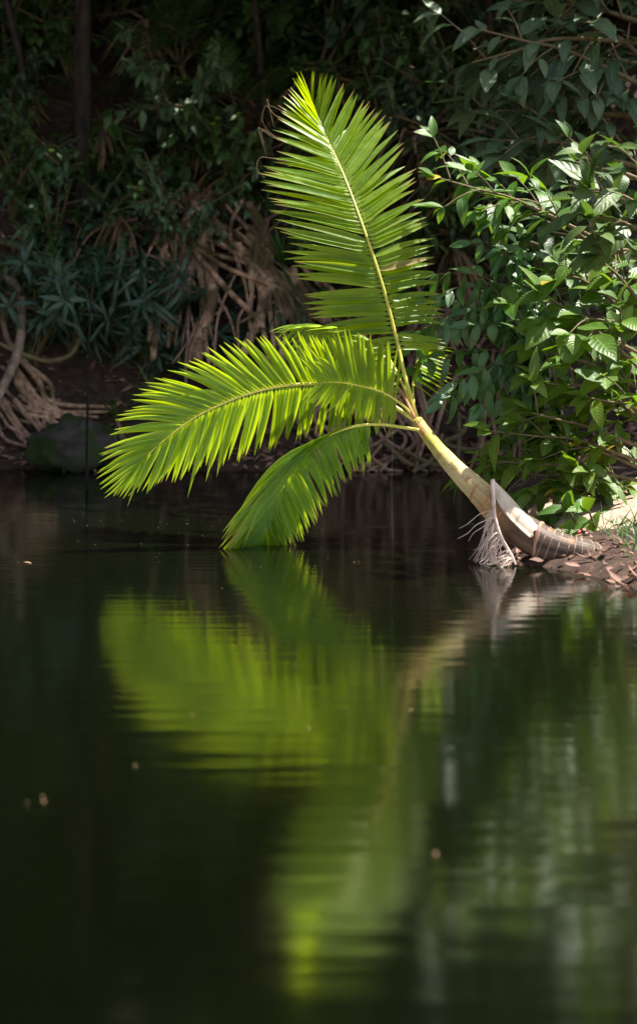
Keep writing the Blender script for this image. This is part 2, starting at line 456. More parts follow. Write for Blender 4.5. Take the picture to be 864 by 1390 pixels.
def frond(parent, rpts, tabs, n, t0, mat, r0=0.016, width=0.045, label=None, skip=(), fold=0.5, curl_at=(), jit=2.0):
    """rpts: (px, py, Y) of the midrib; tabs: two tables (t, angle in the upright plane, length, depth of tip, droop, roll)"""
    cs = cr([tuple(P(*q)) for q in rpts], 12)
    pts = [V(c) for c in cs]
    acc = [0.0]
    for a, b in zip(pts, pts[1:]): acc.append(acc[-1] + (b - a).length)
    tot = acc[-1]
    lf = MB(); brs = []
    def at(t):
        s = t * tot
        for i in range(len(acc) - 1):
            if s <= acc[i + 1] or i == len(acc) - 2:
                k = (s - acc[i]) / (acc[i + 1] - acc[i])
                return pts[i].lerp(pts[i + 1], k), (pts[i + 1] - pts[i]).normalized()
    for side, tab in enumerate(tabs):
        for k in range(n):
            t = t0 + (1 - t0) * (k + 0.5 * side) / n
            if t > 0.998: continue
            ang, ln, dep, droop, roll = interp(tab, t)
            b, tan = at(t)
            ang = R(ang + rnd.gauss(0, jit)); ln *= rnd.uniform(0.93, 1.05)
            d = V((math.cos(ang), dep + rnd.gauss(0, 0.03), math.sin(ang))).normalized()
            # blade plane: contains d and (roughly) the midrib; roll turns it about d
            w = (tan - d * tan.dot(d))
            if w.length < 0.05: w = V((0, 1, 0)) - d * d.y
            w.normalize()
            nrm = w.cross(d)
            if nrm.y > 0: nrm = -nrm
            nrm = Matrix.Rotation(R(roll + rnd.gauss(0, 6)), 3, d) @ nrm
            tgt = lf
            wd = width * rnd.uniform(0.88, 1.1) * (1 if t < 0.85 else 1 - 0.5 * (t - 0.85) / 0.15) * min(1, 0.5 + (t - t0) * 4)
            if rnd.random() < 0.02: continue
            if rnd.random() < 0.05: droop += rnd.uniform(.15, .45); ln *= rnd.uniform(.75, 1)
            # strap leaflet drooping under gravity
            segs = 7; b0 = len(tgt.v); s = d.cross(nrm).normalized()
            wob = rnd.gauss(0, 0.012)
            for i in range(segs + 1):
                v = i / segs
                c = b + d * (ln * v) + V((0, 0, -1)) * (droop * v * v * ln) + s * (wob * math.sin(v * 3.1))
                ww = 0.5 * wd * prof_leaflet(v) + 0.0006
                tgt.v.append(c - s * ww + nrm * (fold * ww)); tgt.uv.append((0, v))
                tgt.v.append(c); tgt.uv.append((0.5, v))
                tgt.v.append(c + s * ww + nrm * (fold * ww)); tgt.uv.append((1, v))
            for i in range(segs):
                a = b0 + i * 3
                tgt.f.append((a, a + 1, a + 4, a + 3)); tgt.f.append((a + 1, a + 2, a + 5, a + 4))
            if (side, k) in curl_at:
                # a withered thread-like tip carries on from the leaflet
                e = b + d * ln + V((0, 0, -droop * ln))
                q = [e - d * 0.12, e, e + d * 0.06 + V((rnd.uniform(-.03, .0), 0, rnd.uniform(-.03, .05))), e + d * 0.09 + V((-.02, -.02, rnd.uniform(-.12, .02))), e + d * 0.05 + V((0, 0, -.16))]
                cq = [V(c) for c in cr([tuple(x) for x in q], 5)]
                br = MB(); brs.append(br); tube(br, cq, [0.006 - 0.004 * i / len(cq) for i in range(len(cq))], 5, flat=0.5)
    f = lf.build('frond', mat, parent)
    if label: f['label'] = label
    rb = MB()
    tube(rb, pts, [r0 * (1 - 0.85 * (i / (len(pts) - 1)) ** 1.1) for i in range(len(pts))], 8)
    rb.build('midrib', M['rachis'], f)
    for br in brs: br.build('withered_tip', M['brown_leaflet'], f)
    return f


palm = empty('leaning_palm', 'young palm leaning out over the water with sunlit green fronds and a ringed stem', 'palm tree')

# stem
ST = [(566, 572, 8.85, 8), (578, 589, 8.74, 8.8), (596, 612, 8.6, 10.2), (622, 641, 8.43, 13.2), (650, 668, 8.28, 16.8), (678, 695, 8.14, 20.5), (708, 720, 8.04, 23.5), (738, 738, 7.98, 24), (768, 748, 7.95, 22.5), (790, 753, 7.94, 22.5), (810, 762, 7.98, 22)]
cs = cr([(*P(a, b, c), r / F * c) for a, b, c, r in ST], 10)
sm = MB()
pts = [V(c[:3]) for c in cs]; rad = [c[3] for c in cs]
# collars where old leaves were attached
N = len(pts)
rings = []
for i in range(N):
    t = i / (N - 1)
    rad[i] *= 1 + 0.012 * math.sin(t * 60)
tube(sm, pts, rad, 26, rough=0.02)
LT = max(u[1] for u in sm.uv)
sm.uv = [(u[0], u[1] / LT) for u in sm.uv]
trunk = sm.build('trunk', M['stem'], palm)


def along(t):
    f = t * (N - 1); i = min(int(f), N - 2); k = f - i
    return pts[i].lerp(pts[i + 1], k), (pts[i + 1] - pts[i]).normalized(), rad[i] + (rad[i + 1] - rad[i]) * k


def ring(mbx, t, w, extra, tiltv=0.0, a0=0, a1=2 * math.pi, n=30):
    """a raised band round the stem"""
    c, tan, r = along(t)
    tan = (tan + V((0, 0, tiltv))).normalized()
    a = V((0, 0, 1)) - tan * tan.z; a.normalize(); b = tan.cross(a)
    b0 = len(mbx.v)
    for i in range(n + 1):
        th = a0 + (a1 - a0) * i / n
        for k, (dz, rr) in enumerate(((-w, r * 0.99), (-w * 0.5, r + extra), (w * 0.5, r + extra), (w, r * 0.99))):
            ww = dz * (1 + 0.3 * math.sin(th * 5 + t * 50))
            mbx.v.append(c + tan * ww + (a * math.cos(th) + b * math.sin(th)) * rr); mbx.uv.append((i / n, k / 3))
    for i in range(n):
        for k in range(3):
            p0 = b0 + i * 4 + k
            mbx.f.append((p0, p0 + 1, p0 + 5, p0 + 4))


for t in (0.70, 0.73, 0.762, 0.80, 0.838, 0.875, 0.915, 0.955):
    rm = MB(); ring(rm, t + rnd.uniform(-.008, .008), rnd.uniform(.003, .006), 0.003, rnd.uniform(-.08, .08)); rm.build('leaf_scar', M['scar'], trunk)
for t, a0, a1 in ((0.405, 0.6, 3.6), (0.465, 0.3, 4.2), (0.525, 0.5, 4.0)):
    rm = MB(); ring(rm, t, 0.010, 0.004, 0.12, a0, a1); o = rm.build('leaf_scar', M['rust'], trunk); o['label'] = 'rusty orange scar on the cream part of the stem'

# peeled cream sheath standing off the upper side of the stem
sh = MB()
A = [(668, 650, 8.18), (690, 672, 8.09), (711, 695, 8.01), (740, 721, 7.96)]
Bq = [(667, 668, 8.10), (681, 690, 8.00), (697, 709, 7.93), (722, 732, 7.88)]
ca = cr([tuple(P(*q)) for q in A], 6); cb = cr([tuple(P(*q)) for q in Bq], 6)
K = 8
for i, (a, b) in enumerate(zip(ca, cb)):
    a = V(a); b = V(b)
    for k in range(K + 1):
        u = k / K
        if i >= len(ca) - 3: a2 = a.lerp(V(ca[-4]), 0.5 * abs(math.sin(k * 2.3)) * (i - len(ca) + 4) / 3); b2 = b.lerp(V(cb[-4]), 0.5 * abs(math.sin(k * 2.3)) * (i - len(ca) + 4) / 3)
        else: a2, b2 = a, b
        p = a2.lerp(b2, u) + V((0.5, -0.9, 0.6)).normalized() * (0.032 * math.sin(math.pi * u))
        sh.v.append(p); sh.uv.append((u, i / (len(ca) - 1)))
n1 = len(sh.v)
for i in range(len(ca)):
    for k in range(K + 1):
        sh.v.append(sh.v[i * (K + 1) + k] + V((-0.004, 0.012, -0.006))); sh.uv.append((k / K, i / 20))
for i in range(len(ca) - 1):
    for k in range(K):
        q = i * (K + 1) + k
        sh.f.append((q, q + 1, q + K + 2, q + K + 1)); sh.f.append((n1 + q, n1 + q + K + 1, n1 + q + K + 2, n1 + q + 1))
for i in range(len(ca) - 1):
    for k in (0, K):
        q = i * (K + 1) + k
        sh.f.append((q, q + K + 1, n1 + q + K + 1, n1 + q))
for i in (0, len(ca) - 1):
    for k in range(K):
        q = i * (K + 1) + k
        sh.f.append((q, q + 1, n1 + q + 1, n1 + q))
o = sh.build('sheath', M['sheath'], palm); o['label'] = 'pale cream leaf sheath peeling off the stem'
# torn brown collar under the sheath
cb_ = MB(); ring(cb_, 0.675, 0.014, 0.012, 0.3, -1.8, 2.8); cb_.build('torn_collar', M['darkroot'], palm)

# dead flower stalk with hanging pale fibres
fl = MB()
stalk = [V(c) for c in cr([tuple(P(*q)) for q in [(668, 652, 8.13), (669, 675, 8.06), (671, 700, 7.96), (679, 728, 7.88), (694, 755, 7.86), (699, 766, 7.87)]], 6)]
tube(fl, stalk, [0.020 - 0.012 * i / (len(stalk) - 1) for i in range(len(stalk))], 8, flat=0.6, rough=0.2)
infl = fl.build('dead_flower_stalk', M['fibre'], palm); infl['label'] = 'dry pinkish flower stalk with hanging fibres'
fb = MB()
for i in range(80):
    k = rnd.uniform(.32, .93); f_ = k * (len(stalk) - 1); a = stalk[int(f_)].lerp(stalk[min(int(f_) + 1, len(stalk) - 1)], f_ - int(f_))
    fall = max(.05, a.z - .02)
    e = a + V((-rnd.uniform(.02, .17) * (1.15 - k * .6), rnd.uniform(-.07, .05), -min(fall, rnd.uniform(.16, .40))))
    if i % 9 == 0: e = a + V((-rnd.uniform(.15, .24), rnd.uniform(-.05, .05), -rnd.uniform(.08, .2)))
    if e.z < .012: e.z = .012
    m1 = a.lerp(e, .35) + V((-rnd.uniform(.0, .03), rnd.uniform(-.02, .02), rnd.uniform(-.01, .03)))
    m2 = a.lerp(e, .7) + V((rnd.uniform(-.02, .015), rnd.uniform(-.02, .02), rnd.uniform(-.02, .02)))
    q = [V(c) for c in cr([tuple(a), tuple(m1), tuple(m2), tuple(e)], 4)]
    tube(fb, q, [0.0028 - 0.0018 * n_ / len(q) for n_ in range(len(q))], 4, cap=False)
fb.build('fibre', M['fibre'], infl)['kind'] = 'stuff'

# 1 upright frond
upL = [(0.0, 190, 0.35, 0.1, 0.05, 0), (0.2, 186, 0.52, 0.10, 0.06, 8), (0.32, 178, 0.60, 0.05, 0.05, 10), (0.36, 171, 0.65, 0.05, 0.04, 10), (0.43, 166, 0.68, 0.05, 0.03, 10), (0.6, 166, 0.70, 0.02, 0.02, 5), (0.67, 164, 0.56, 0.0, 0.02, 0), (0.75, 154, 0.50, 0.1, 0.01, 0), (0.83, 136, 0.50, 0.35, 0.0, 0), (0.92, 120, 0.48, 0.5, 0, 0), (1.0, 106, 0.36, 0.5, 0, 0)]
upR = [(0.0, -20, 0.28, 0.3, 0.08, 0), (0.2, 2, 0.36, 0.3, 0.08, -8), (0.36, 18, 0.44, 0.3, 0.10, -10), (0.42, 24, 0.50, 0.3, 0.10, -10), (0.5, 34, 0.54, 0.35, 0.06, -6), (0.57, 43, 0.60, 0.4, 0.03, 0), (0.61, 48, 0.63, 0.42, 0.02, 0), (0.71, 57, 0.64, 0.5, 0, 0), (0.8, 70, 0.56, 0.55, 0, 0), (0.9, 75, 0.50, 0.55, 0, 0), (1.0, 92, 0.36, 0.5, 0, 0)]
frond(palm, [(567, 574, 8.84), (549, 510, 8.92), (537, 458, 9.0), (519, 388, 9.02), (496, 318, 9.10), (469, 245, 9.32), (446, 193, 9.62), (430, 156, 9.92), (424, 142, 10.04)],
      (upL, upR), 72, 0.17, M['frond'], 0.017, 0.054, 'tall upright frond rising to a silvery tip', curl_at=((0, 43), (0, 47), (0, 49), (0, 53), (0, 55)))

# 2 left arching frond
lfU = [(0.0, 80, 0.25, -0.2, 0.0, 0), (0.2, 95, 0.36, -0.4, 0.0, 0), (0.35, 112, 0.42, -0.45, 0.03, 0), (0.5, 132, 0.50, -0.45, 0.06, 0), (0.65, 150, 0.54, -0.4, 0.12, 0), (0.8, 172, 0.50, -0.3, 0.18, 0), (0.92, 198, 0.40, -0.15, 0.2, 0), (1.0, 222, 0.26, 0, 0.1, 0)]
lfD = [(0.0, 272, 0.2, 0.2, 0.0, 0), (0.2, 262, 0.34, 0.4, 0.02, 0), (0.35, 260, 0.40, 0.4, 0.02, 0), (0.5, 257, 0.50, 0.4, 0.03, 0), (0.65, 252, 0.52, 0.35, 0.04, 0), (0.8, 246, 0.47, 0.3, 0.04, 0), (0.92, 240, 0.36, .15, 0.02, 0), (1.0, 232, 0.24, 0, 0, 0)]
frond(palm, [(566, 574, 8.82), (540, 555, 8.86), (510, 538, 8.9), (465, 525, 8.86), (415, 521, 8.8), (365, 527, 8.74), (318, 541, 8.7), (270, 563, 8.66), (233, 589, 8.64), (200, 618, 8.62), (182, 638, 8.62)],
      (lfU, lfD), 74, 0.16, M["frond"], 0.015, 0.044, 'left arching frond glowing yellow-green')

# 3 lower frond dipping its tip in the water
loU = [(0.0, 170, 0.22, -0.2, 0.1, 20), (0.15, 180, 0.40, -0.2, 0.30, 20), (0.3, 196, 0.56, -0.18, 0.42, 20), (0.5, 212, 0.66, -0.12, 0.34, 20), (0.7, 226, 0.60, -0.08, 0.16, 20), (0.85, 236, 0.42, -0.05, 0.08, 20), (1.0, 245, 0.2, 0, 0, 0)]
loD = [(0.0, 290, 0.12, 0.2, 0.0, 0), (0.15, 268, 0.22, 0.2, 0.1, 0), (0.3, 290, 0.26, 0.25, 0.25, 0), (0.5, 305, 0.30, 0.25, 0.35, 0), (0.7, 300, 0.32, 0.25, 0.3, 0), (0.85, 290, 0.26, 0.2, 0.2, 0), (1.0, 265, 0.1, 0.1, 0, 0)]
frond(palm, [(570, 584, 8.75), (545, 580, 8.76), (515, 576, 8.76), (480, 579, 8.72), (447, 591, 8.68), (417, 614, 8.66), (390, 648, 8.68), (369, 690, 8.76), (352, 744, 8.85)],
      (loU, loD), 68, 0.22, M['frond'], 0.012, 0.044, 'lowest frond bowing down to touch the water')

# 4 frond behind, its overexposed look put into a paler leaflet colour
paU = [(0.0, 120, 0.2, 0.3, 0.1, 0), (0.3, 140, 0.34, 0.3, 0.15, 0), (0.6, 158, 0.38, 0.2, 0.2, 0), (1.0, 190, 0.2, 0.1, 0.1, 0)]
paD = [(0.0, 260, 0.25, -0.1, 0.05, 0), (0.3, 262, 0.46, 0.0, 0.05, 0), (0.6, 255, 0.46, 0.05, 0.05, 0), (1.0, 220, 0.2, 0.1, 0, 0)]
frond(palm, [(564, 572, 8.88), (545, 520, 9.15), (520, 478, 9.4), (480, 452, 9.55), (440, 444, 9.65), (395, 441, 9.75)],
      (paU, paD), 34, 0.28, M['frond_lit'], 0.013, 0.042, 'pale bright frond half hidden behind the others')

# 5 short frond pointing away to the right
riU = [(0.0, 75, 0.2, 0.3, 0.0, 0), (0.4, 62, 0.36, 0.3, 0.05, 0), (1.0, 35, 0.2, 0.3, 0.1, 0)]
riD = [(0.0, -50, 0.2, 0.2, 0.1, 0), (0.4, -25, 0.36, 0.3, 0.15, 0), (1.0, 10, 0.2, 0.3, 0.1, 0)]
frond(palm, [(564, 572, 8.88), (560, 530, 9.2), (563, 500, 9.6), (572, 480, 9.95), (588, 470, 10.25)],
      (riU, riD), 18, 0.3, M['frond'], 0.011, 0.04, 'short frond pointing away from the camera')

# 6 short inner frond filling the crown
inU = [(0.0, 70, 0.22, -0.1, 0.0, 0), (0.3, 84, 0.36, -0.15, 0.0, 0), (0.7, 100, 0.40, -0.15, 0.02, 0), (1.0, 135, 0.25, -0.1, 0.02, 0)]
inD = [(0.0, 285, 0.12, 0.1, 0.0, 0), (0.3, 268, 0.22, 0.1, 0.02, 0), (0.7, 250, 0.24, 0.1, 0.02, 0), (1.0, 225, 0.18, 0, 0, 0)]
frond(palm, [(566, 572, 8.84), (548, 552, 8.8), (522, 534, 8.74), (490, 524, 8.7), (458, 519, 8.66), (432, 520, 8.64)],
      (inU, inD), 26, 0.3, M['frond'], 0.011, 0.042, 'short inner frond with upright leaflets over the crown')

# broken red-white stalk and dry scraps at the leaf bases
rs = MB(); q = [V(c) for c in cr([tuple(P(*a)) for a in [(562, 568, 8.8), (553, 548, 8.85), (545, 533, 8.92), (538, 522, 8.93)]], 4)]
tube(rs, q, [0.016, 0.016, 0.015, 0.015, 0.014, 0.013, 0.012, 0.011, 0.01, 0.009, 0.008, 0.007, 0.005][:len(q)], 8, flat=0.6)
rs.build('broken_stalk', M['redstalk'], palm)
sc = MB()
for i in range(26):
    b = P(rnd.uniform(505, 548), rnd.uniform(520, 560), 8.9 + rnd.uniform(-.04, .1))
    leaf(sc, b, V((rnd.uniform(-1, .6), rnd.uniform(-.4, .4), rnd.uniform(-1, .3))), V((0, -1, .3)), rnd.uniform(.06, .17), 0.018, prof_strap, 0.3, rnd.uniform(-.4, .6), 4)
sc.build('dry_scrap', M['dead'], palm)['kind'] = 'stuff'
hl = MB()
for (x, y, dx, l) in ((500, 575, -6, .3), (490, 585, -12, .2), (508, 560, 4, .16)):
    leaf(hl, P(x, y, 8.78), V((dx / 30, -.1, -1)), V((.5, -1, 0)), l, 0.05, prof_leaflet, 0.3, 0.1, 6)
hl.build('hanging_leaflet', M['frond'], palm)
place_children(palm, tuple(P(800, 757, 9.2)))

# ------------------------------------------------------------------ background plant prototypes
def proto_shrub(name, leafmat, stems, height, radius, L, W, prof, per, seed, droop=0.35, whorl=0, fold=0.25, twigs=4):
    global rnd
    rnd = random.Random(seed)
    root = empty(name, 'x', 'shrub')
    sb, lb = MB(), MB()
    for s in range(stems):
        az = 2 * math.pi * (s + rnd.random()) / stems
        rr = radius * math.sqrt(rnd.uniform(0.15, 1)); hh = height * rnd.uniform(0.55, 1.0)
        p0 = V((rnd.uniform(-.06, .06), rnd.uniform(-.06, .06), 0))
        p2 = V((math.cos(az) * rr, math.sin(az) * rr, hh))
        p1 = V((p2.x * 0.3, p2.y * 0.3, hh * 0.6)) + rv(0.06)
        q = [V(c) for c in cr([tuple(p0), tuple(p1), tuple(p2)], 5)]
        tube(sb, q, [0.016 * height ** .5 * (1 - 0.7 * i / (len(q) - 1)) for i in range(len(q))], 5)
        ends = [(q[-1], (q[-1] - q[-3]).normalized(), q[5:])]
        for t in range(twigs):
            b = q[rnd.randrange(3, len(q))]
            d = (V((b.x, b.y, 0)) * 0.8 / max(radius, .1) + rv(0.9) + V((0, 0, 0.25))).normalized()
            e = b + d * rnd.uniform(0.25, 0.5) * radius + V((0, 0, -0.05))
            tq = [b, b.lerp(e, 0.5) + V((0, 0, 0.03)), e]
            tube(sb, tq, [0.007, 0.005, 0.003], 4, cap=False)
            ends.append((e, d, [b.lerp(e, k / 5) for k in range(1, 6)]))
        for e, d, line in ends:
            if whorl:
                for k in range(whorl):
                    a = 2 * math.pi * k / whorl + rnd.random()
                    x = d.orthogonal().normalized(); y = d.cross(x)
                    ld = (x * math.cos(a) + y * math.sin(a) + d * rnd.uniform(0.2, 0.9) + V((0, 0, -.15))).normalized()
                    leaf(lb, e - d * rnd.uniform(0, .06), ld, (d + V((0, 0, .6)) + rv(.2)).normalized(), L * rnd.uniform(.7, 1.15), W * rnd.uniform(.8, 1.2), prof, fold, rnd.uniform(.1, droop * 2), 4)
            else:
                for k in range(per):
                    b = line[rnd.randrange(len(line))]
                    out = V((b.x, b.y, 0))
                    if out.length > 0: out.normalize()
                    ld = (out * 0.7 + rv(0.9) + V((0, 0, -0.15))).normalized()
                    leaf(lb, b, ld, (V((0, 0, 1)) + rv(.45) + out * .3).normalized(), L * rnd.uniform(.6, 1.2), W * rnd.uniform(.75, 1.2), prof, fold, rnd.uniform(0, droop * 2), 4)
    sb.build('stem', M['twig'], root); lb.build('foliage', leafmat, root)
    return root


def proto_rosette(name, mat, n, L, W, seed, stem_h, spread=(10, 80), bend=(0.3, 0.9), stemmat='pale_bark', cat='plant', dead=0):
    global rnd
    rnd = random.Random(seed)
    root = empty(name, 'x', cat)
    lb, sb, db = MB(), MB(), MB()
    tube(sb, [V((0, 0, 0)), V((0.03, 0.02, stem_h * .5)), V((0, 0, stem_h))], [0.05, 0.045, 0.04], 8, rough=.2)
    for i in range(n):
        az = i * 2.4 + rnd.uniform(-.3, .3); el = R(90 - (spread[0] + (spread[1] - spread[0]) * (i / n)))
        d = V((math.cos(az) * math.cos(el), math.sin(az) * math.cos(el), math.sin(el)))
        l = L * rnd.uniform(.7, 1.1)
        leaf(lb, V((0, 0, stem_h - 0.12 * i / n)) + d * 0.03, d, (V((0, 0, 1)) - d * d.z + d.cross(V((0, 0, 1))) * .1 + V((0, 0, .02))), l, W, prof_strap, 0.35, rnd.uniform(*bend), 7)
    for i in range(dead):
        az = rnd.random() * 6.3
        d = V((math.cos(az) * .45, math.sin(az) * .45, -0.75))
        leaf(db, V((0, 0, stem_h - 0.15 - rnd.random() * .2)), d, V((math.cos(az), math.sin(az), .5)), L * rnd.uniform(.5, .9), W * .9, prof_strap, 0.3, rnd.uniform(-.1, .35), 6, 0.05)
    sb.build('trunk', M[stemmat], root); lb.build('leaf_crown', mat, root)
    if dead: db.build('dead_skirt', M['dead'], root)['label'] = 'brown skirt of dead hanging leaves'
    return root


def proto_palm(name, mat, nf, L, seed, stem_h, ll=0.32, nl=22, w=0.03, cat='palm', el0=(15, 70)):
    global rnd
    rnd = random.Random(seed)
    root = empty(name, 'x', cat)
    sb = MB(); tube(sb, [V((0, 0, 0)), V((.02, 0, stem_h * .5)), V((0, 0, stem_h))], [0.04, 0.035, 0.03], 8)
    sb.build('trunk', M['twig'], root)
    for i in range(nf):
        az = i * 2.4 + rnd.uniform(-.3, .3); el = R(rnd.uniform(*el0))
        h = V((math.cos(az), math.sin(az), 0)); d0 = h * math.cos(el) + V((0, 0, math.sin(el)))
        l = L * rnd.uniform(.75, 1.1)
        pts = [V((0, 0, stem_h)) + d0 * (l * t) - V((0, 0, 1)) * (0.42 * l * t * t) for t in [k / 12 for k in range(13)]]
        rb, lb = MB(), MB()
        tube(rb, pts, [0.010 * (1 - .8 * k / 12) for k in range(13)], 5)
        for k in range(nl):
            t = 0.2 + 0.79 * k / nl
            f = t * 12; j = min(int(f), 11); b = pts[j].lerp(pts[j + 1], f - j); tan = (pts[j + 1] - pts[j]).normalized()
            sd = tan.cross(V((0, 0, 1))).normalized(); up = sd.cross(tan)
            ln = ll * math.sin(math.pi * (0.15 + 0.8 * t)) ** .7
            for s in (-1, 1):
                d = (sd * s + tan * (0.35 + .8 * t) + up * rnd.uniform(-.25, .1) + rv(.06)).normalized()
                leaf(lb, b, d, up + rv(.1), ln * rnd.uniform(.9, 1.08), w, prof_leaflet, 0.4, rnd.uniform(.1, .35), 4)
        fo = lb.build('frond', mat, root); rb.build('midrib', M['twig'], fo)
    return root


def hide_proto(r):
    """prototypes are themselves placed later; nothing stays unused"""
    r['_proto'] = 1


PR = {}
PR['broadA'] = [proto_shrub('broadleaf_shrub', M['broad'], 11, 1.1, 0.75, 0.17, 0.075, prof_ovate, 10, 11, twigs=5),
                proto_shrub('broadleaf_shrub', M['broad_dull'], 11, 1.2, 0.8, 0.15, 0.06, prof_ovate, 11, 12, twigs=5)]
PR['lance'] = [proto_shrub('narrow_leaf_shrub', M['blue'], 10, 1.0, 0.8, 0.24, 0.042, prof_lance, 0, 21, whorl=8, twigs=6, droop=.5),
               proto_shrub('narrow_leaf_shrub', M['blue'], 9, 0.9, 0.85, 0.34, 0.036, prof_lance, 0, 22, whorl=8, twigs=6, droop=.6)]
PR['small'] = [proto_shrub('small_leaf_shrub', M['broad'], 10, 1.2, 0.8, 0.10, 0.05, prof_ovate, 13, 31, twigs=6),
               proto_shrub('small_leaf_shrub', M['broad_dull'], 10, 1.2, 0.8, 0.11, 0.045, prof_ovate, 13, 32, twigs=6)]
PR['pandan'] = [proto_rosette('screw_pine', M['strap'], 42, 1.1, 0.05, 41, 0.6, dead=26, cat='screw pine'),
                proto_rosette('screw_pine', M['strap'], 36, 0.9, 0.045, 42, 0.5, dead=14, cat='screw pine')]
PR['deadro'] = [proto_rosette('dead_leaf_clump', M['dead'], 60, 0.85, 0.05, 51, 0.8, spread=(60, 150), bend=(.1, .7), cat='dead leaves'),
                proto_rosette('dead_leaf_clump', M['dead'], 44, 0.75, 0.05, 52, 0.7, spread=(80, 165), bend=(.0, .5), cat='dead leaves')]
PR['palm'] = [proto_palm('understory_palm', M['broad'], 8, 1.3, 61, 0.7), proto_palm('understory_palm', M['strap'], 7, 1.1, 62, 0.4, .26, 18, .028)]
used = {}


def put(kind, var, px, py, Y, sc, label, rz=None, group=None, tilt=(0, 0)):
    pr = PR[kind][var]
    rz = rnd.uniform(0, 6.28) if rz is None else rz
    loc = P(px, py, Y)
    if pr.name not in used:
        used[pr.name] = 1
        pr.location = loc; pr.rotation_euler = (tilt[0], tilt[1], rz); pr.scale = (sc, sc, sc)
        pr['label'] = label
        if group: pr['group'] = group
        return pr
    return dup(pr, loc, rz, sc, label, group, tilt)


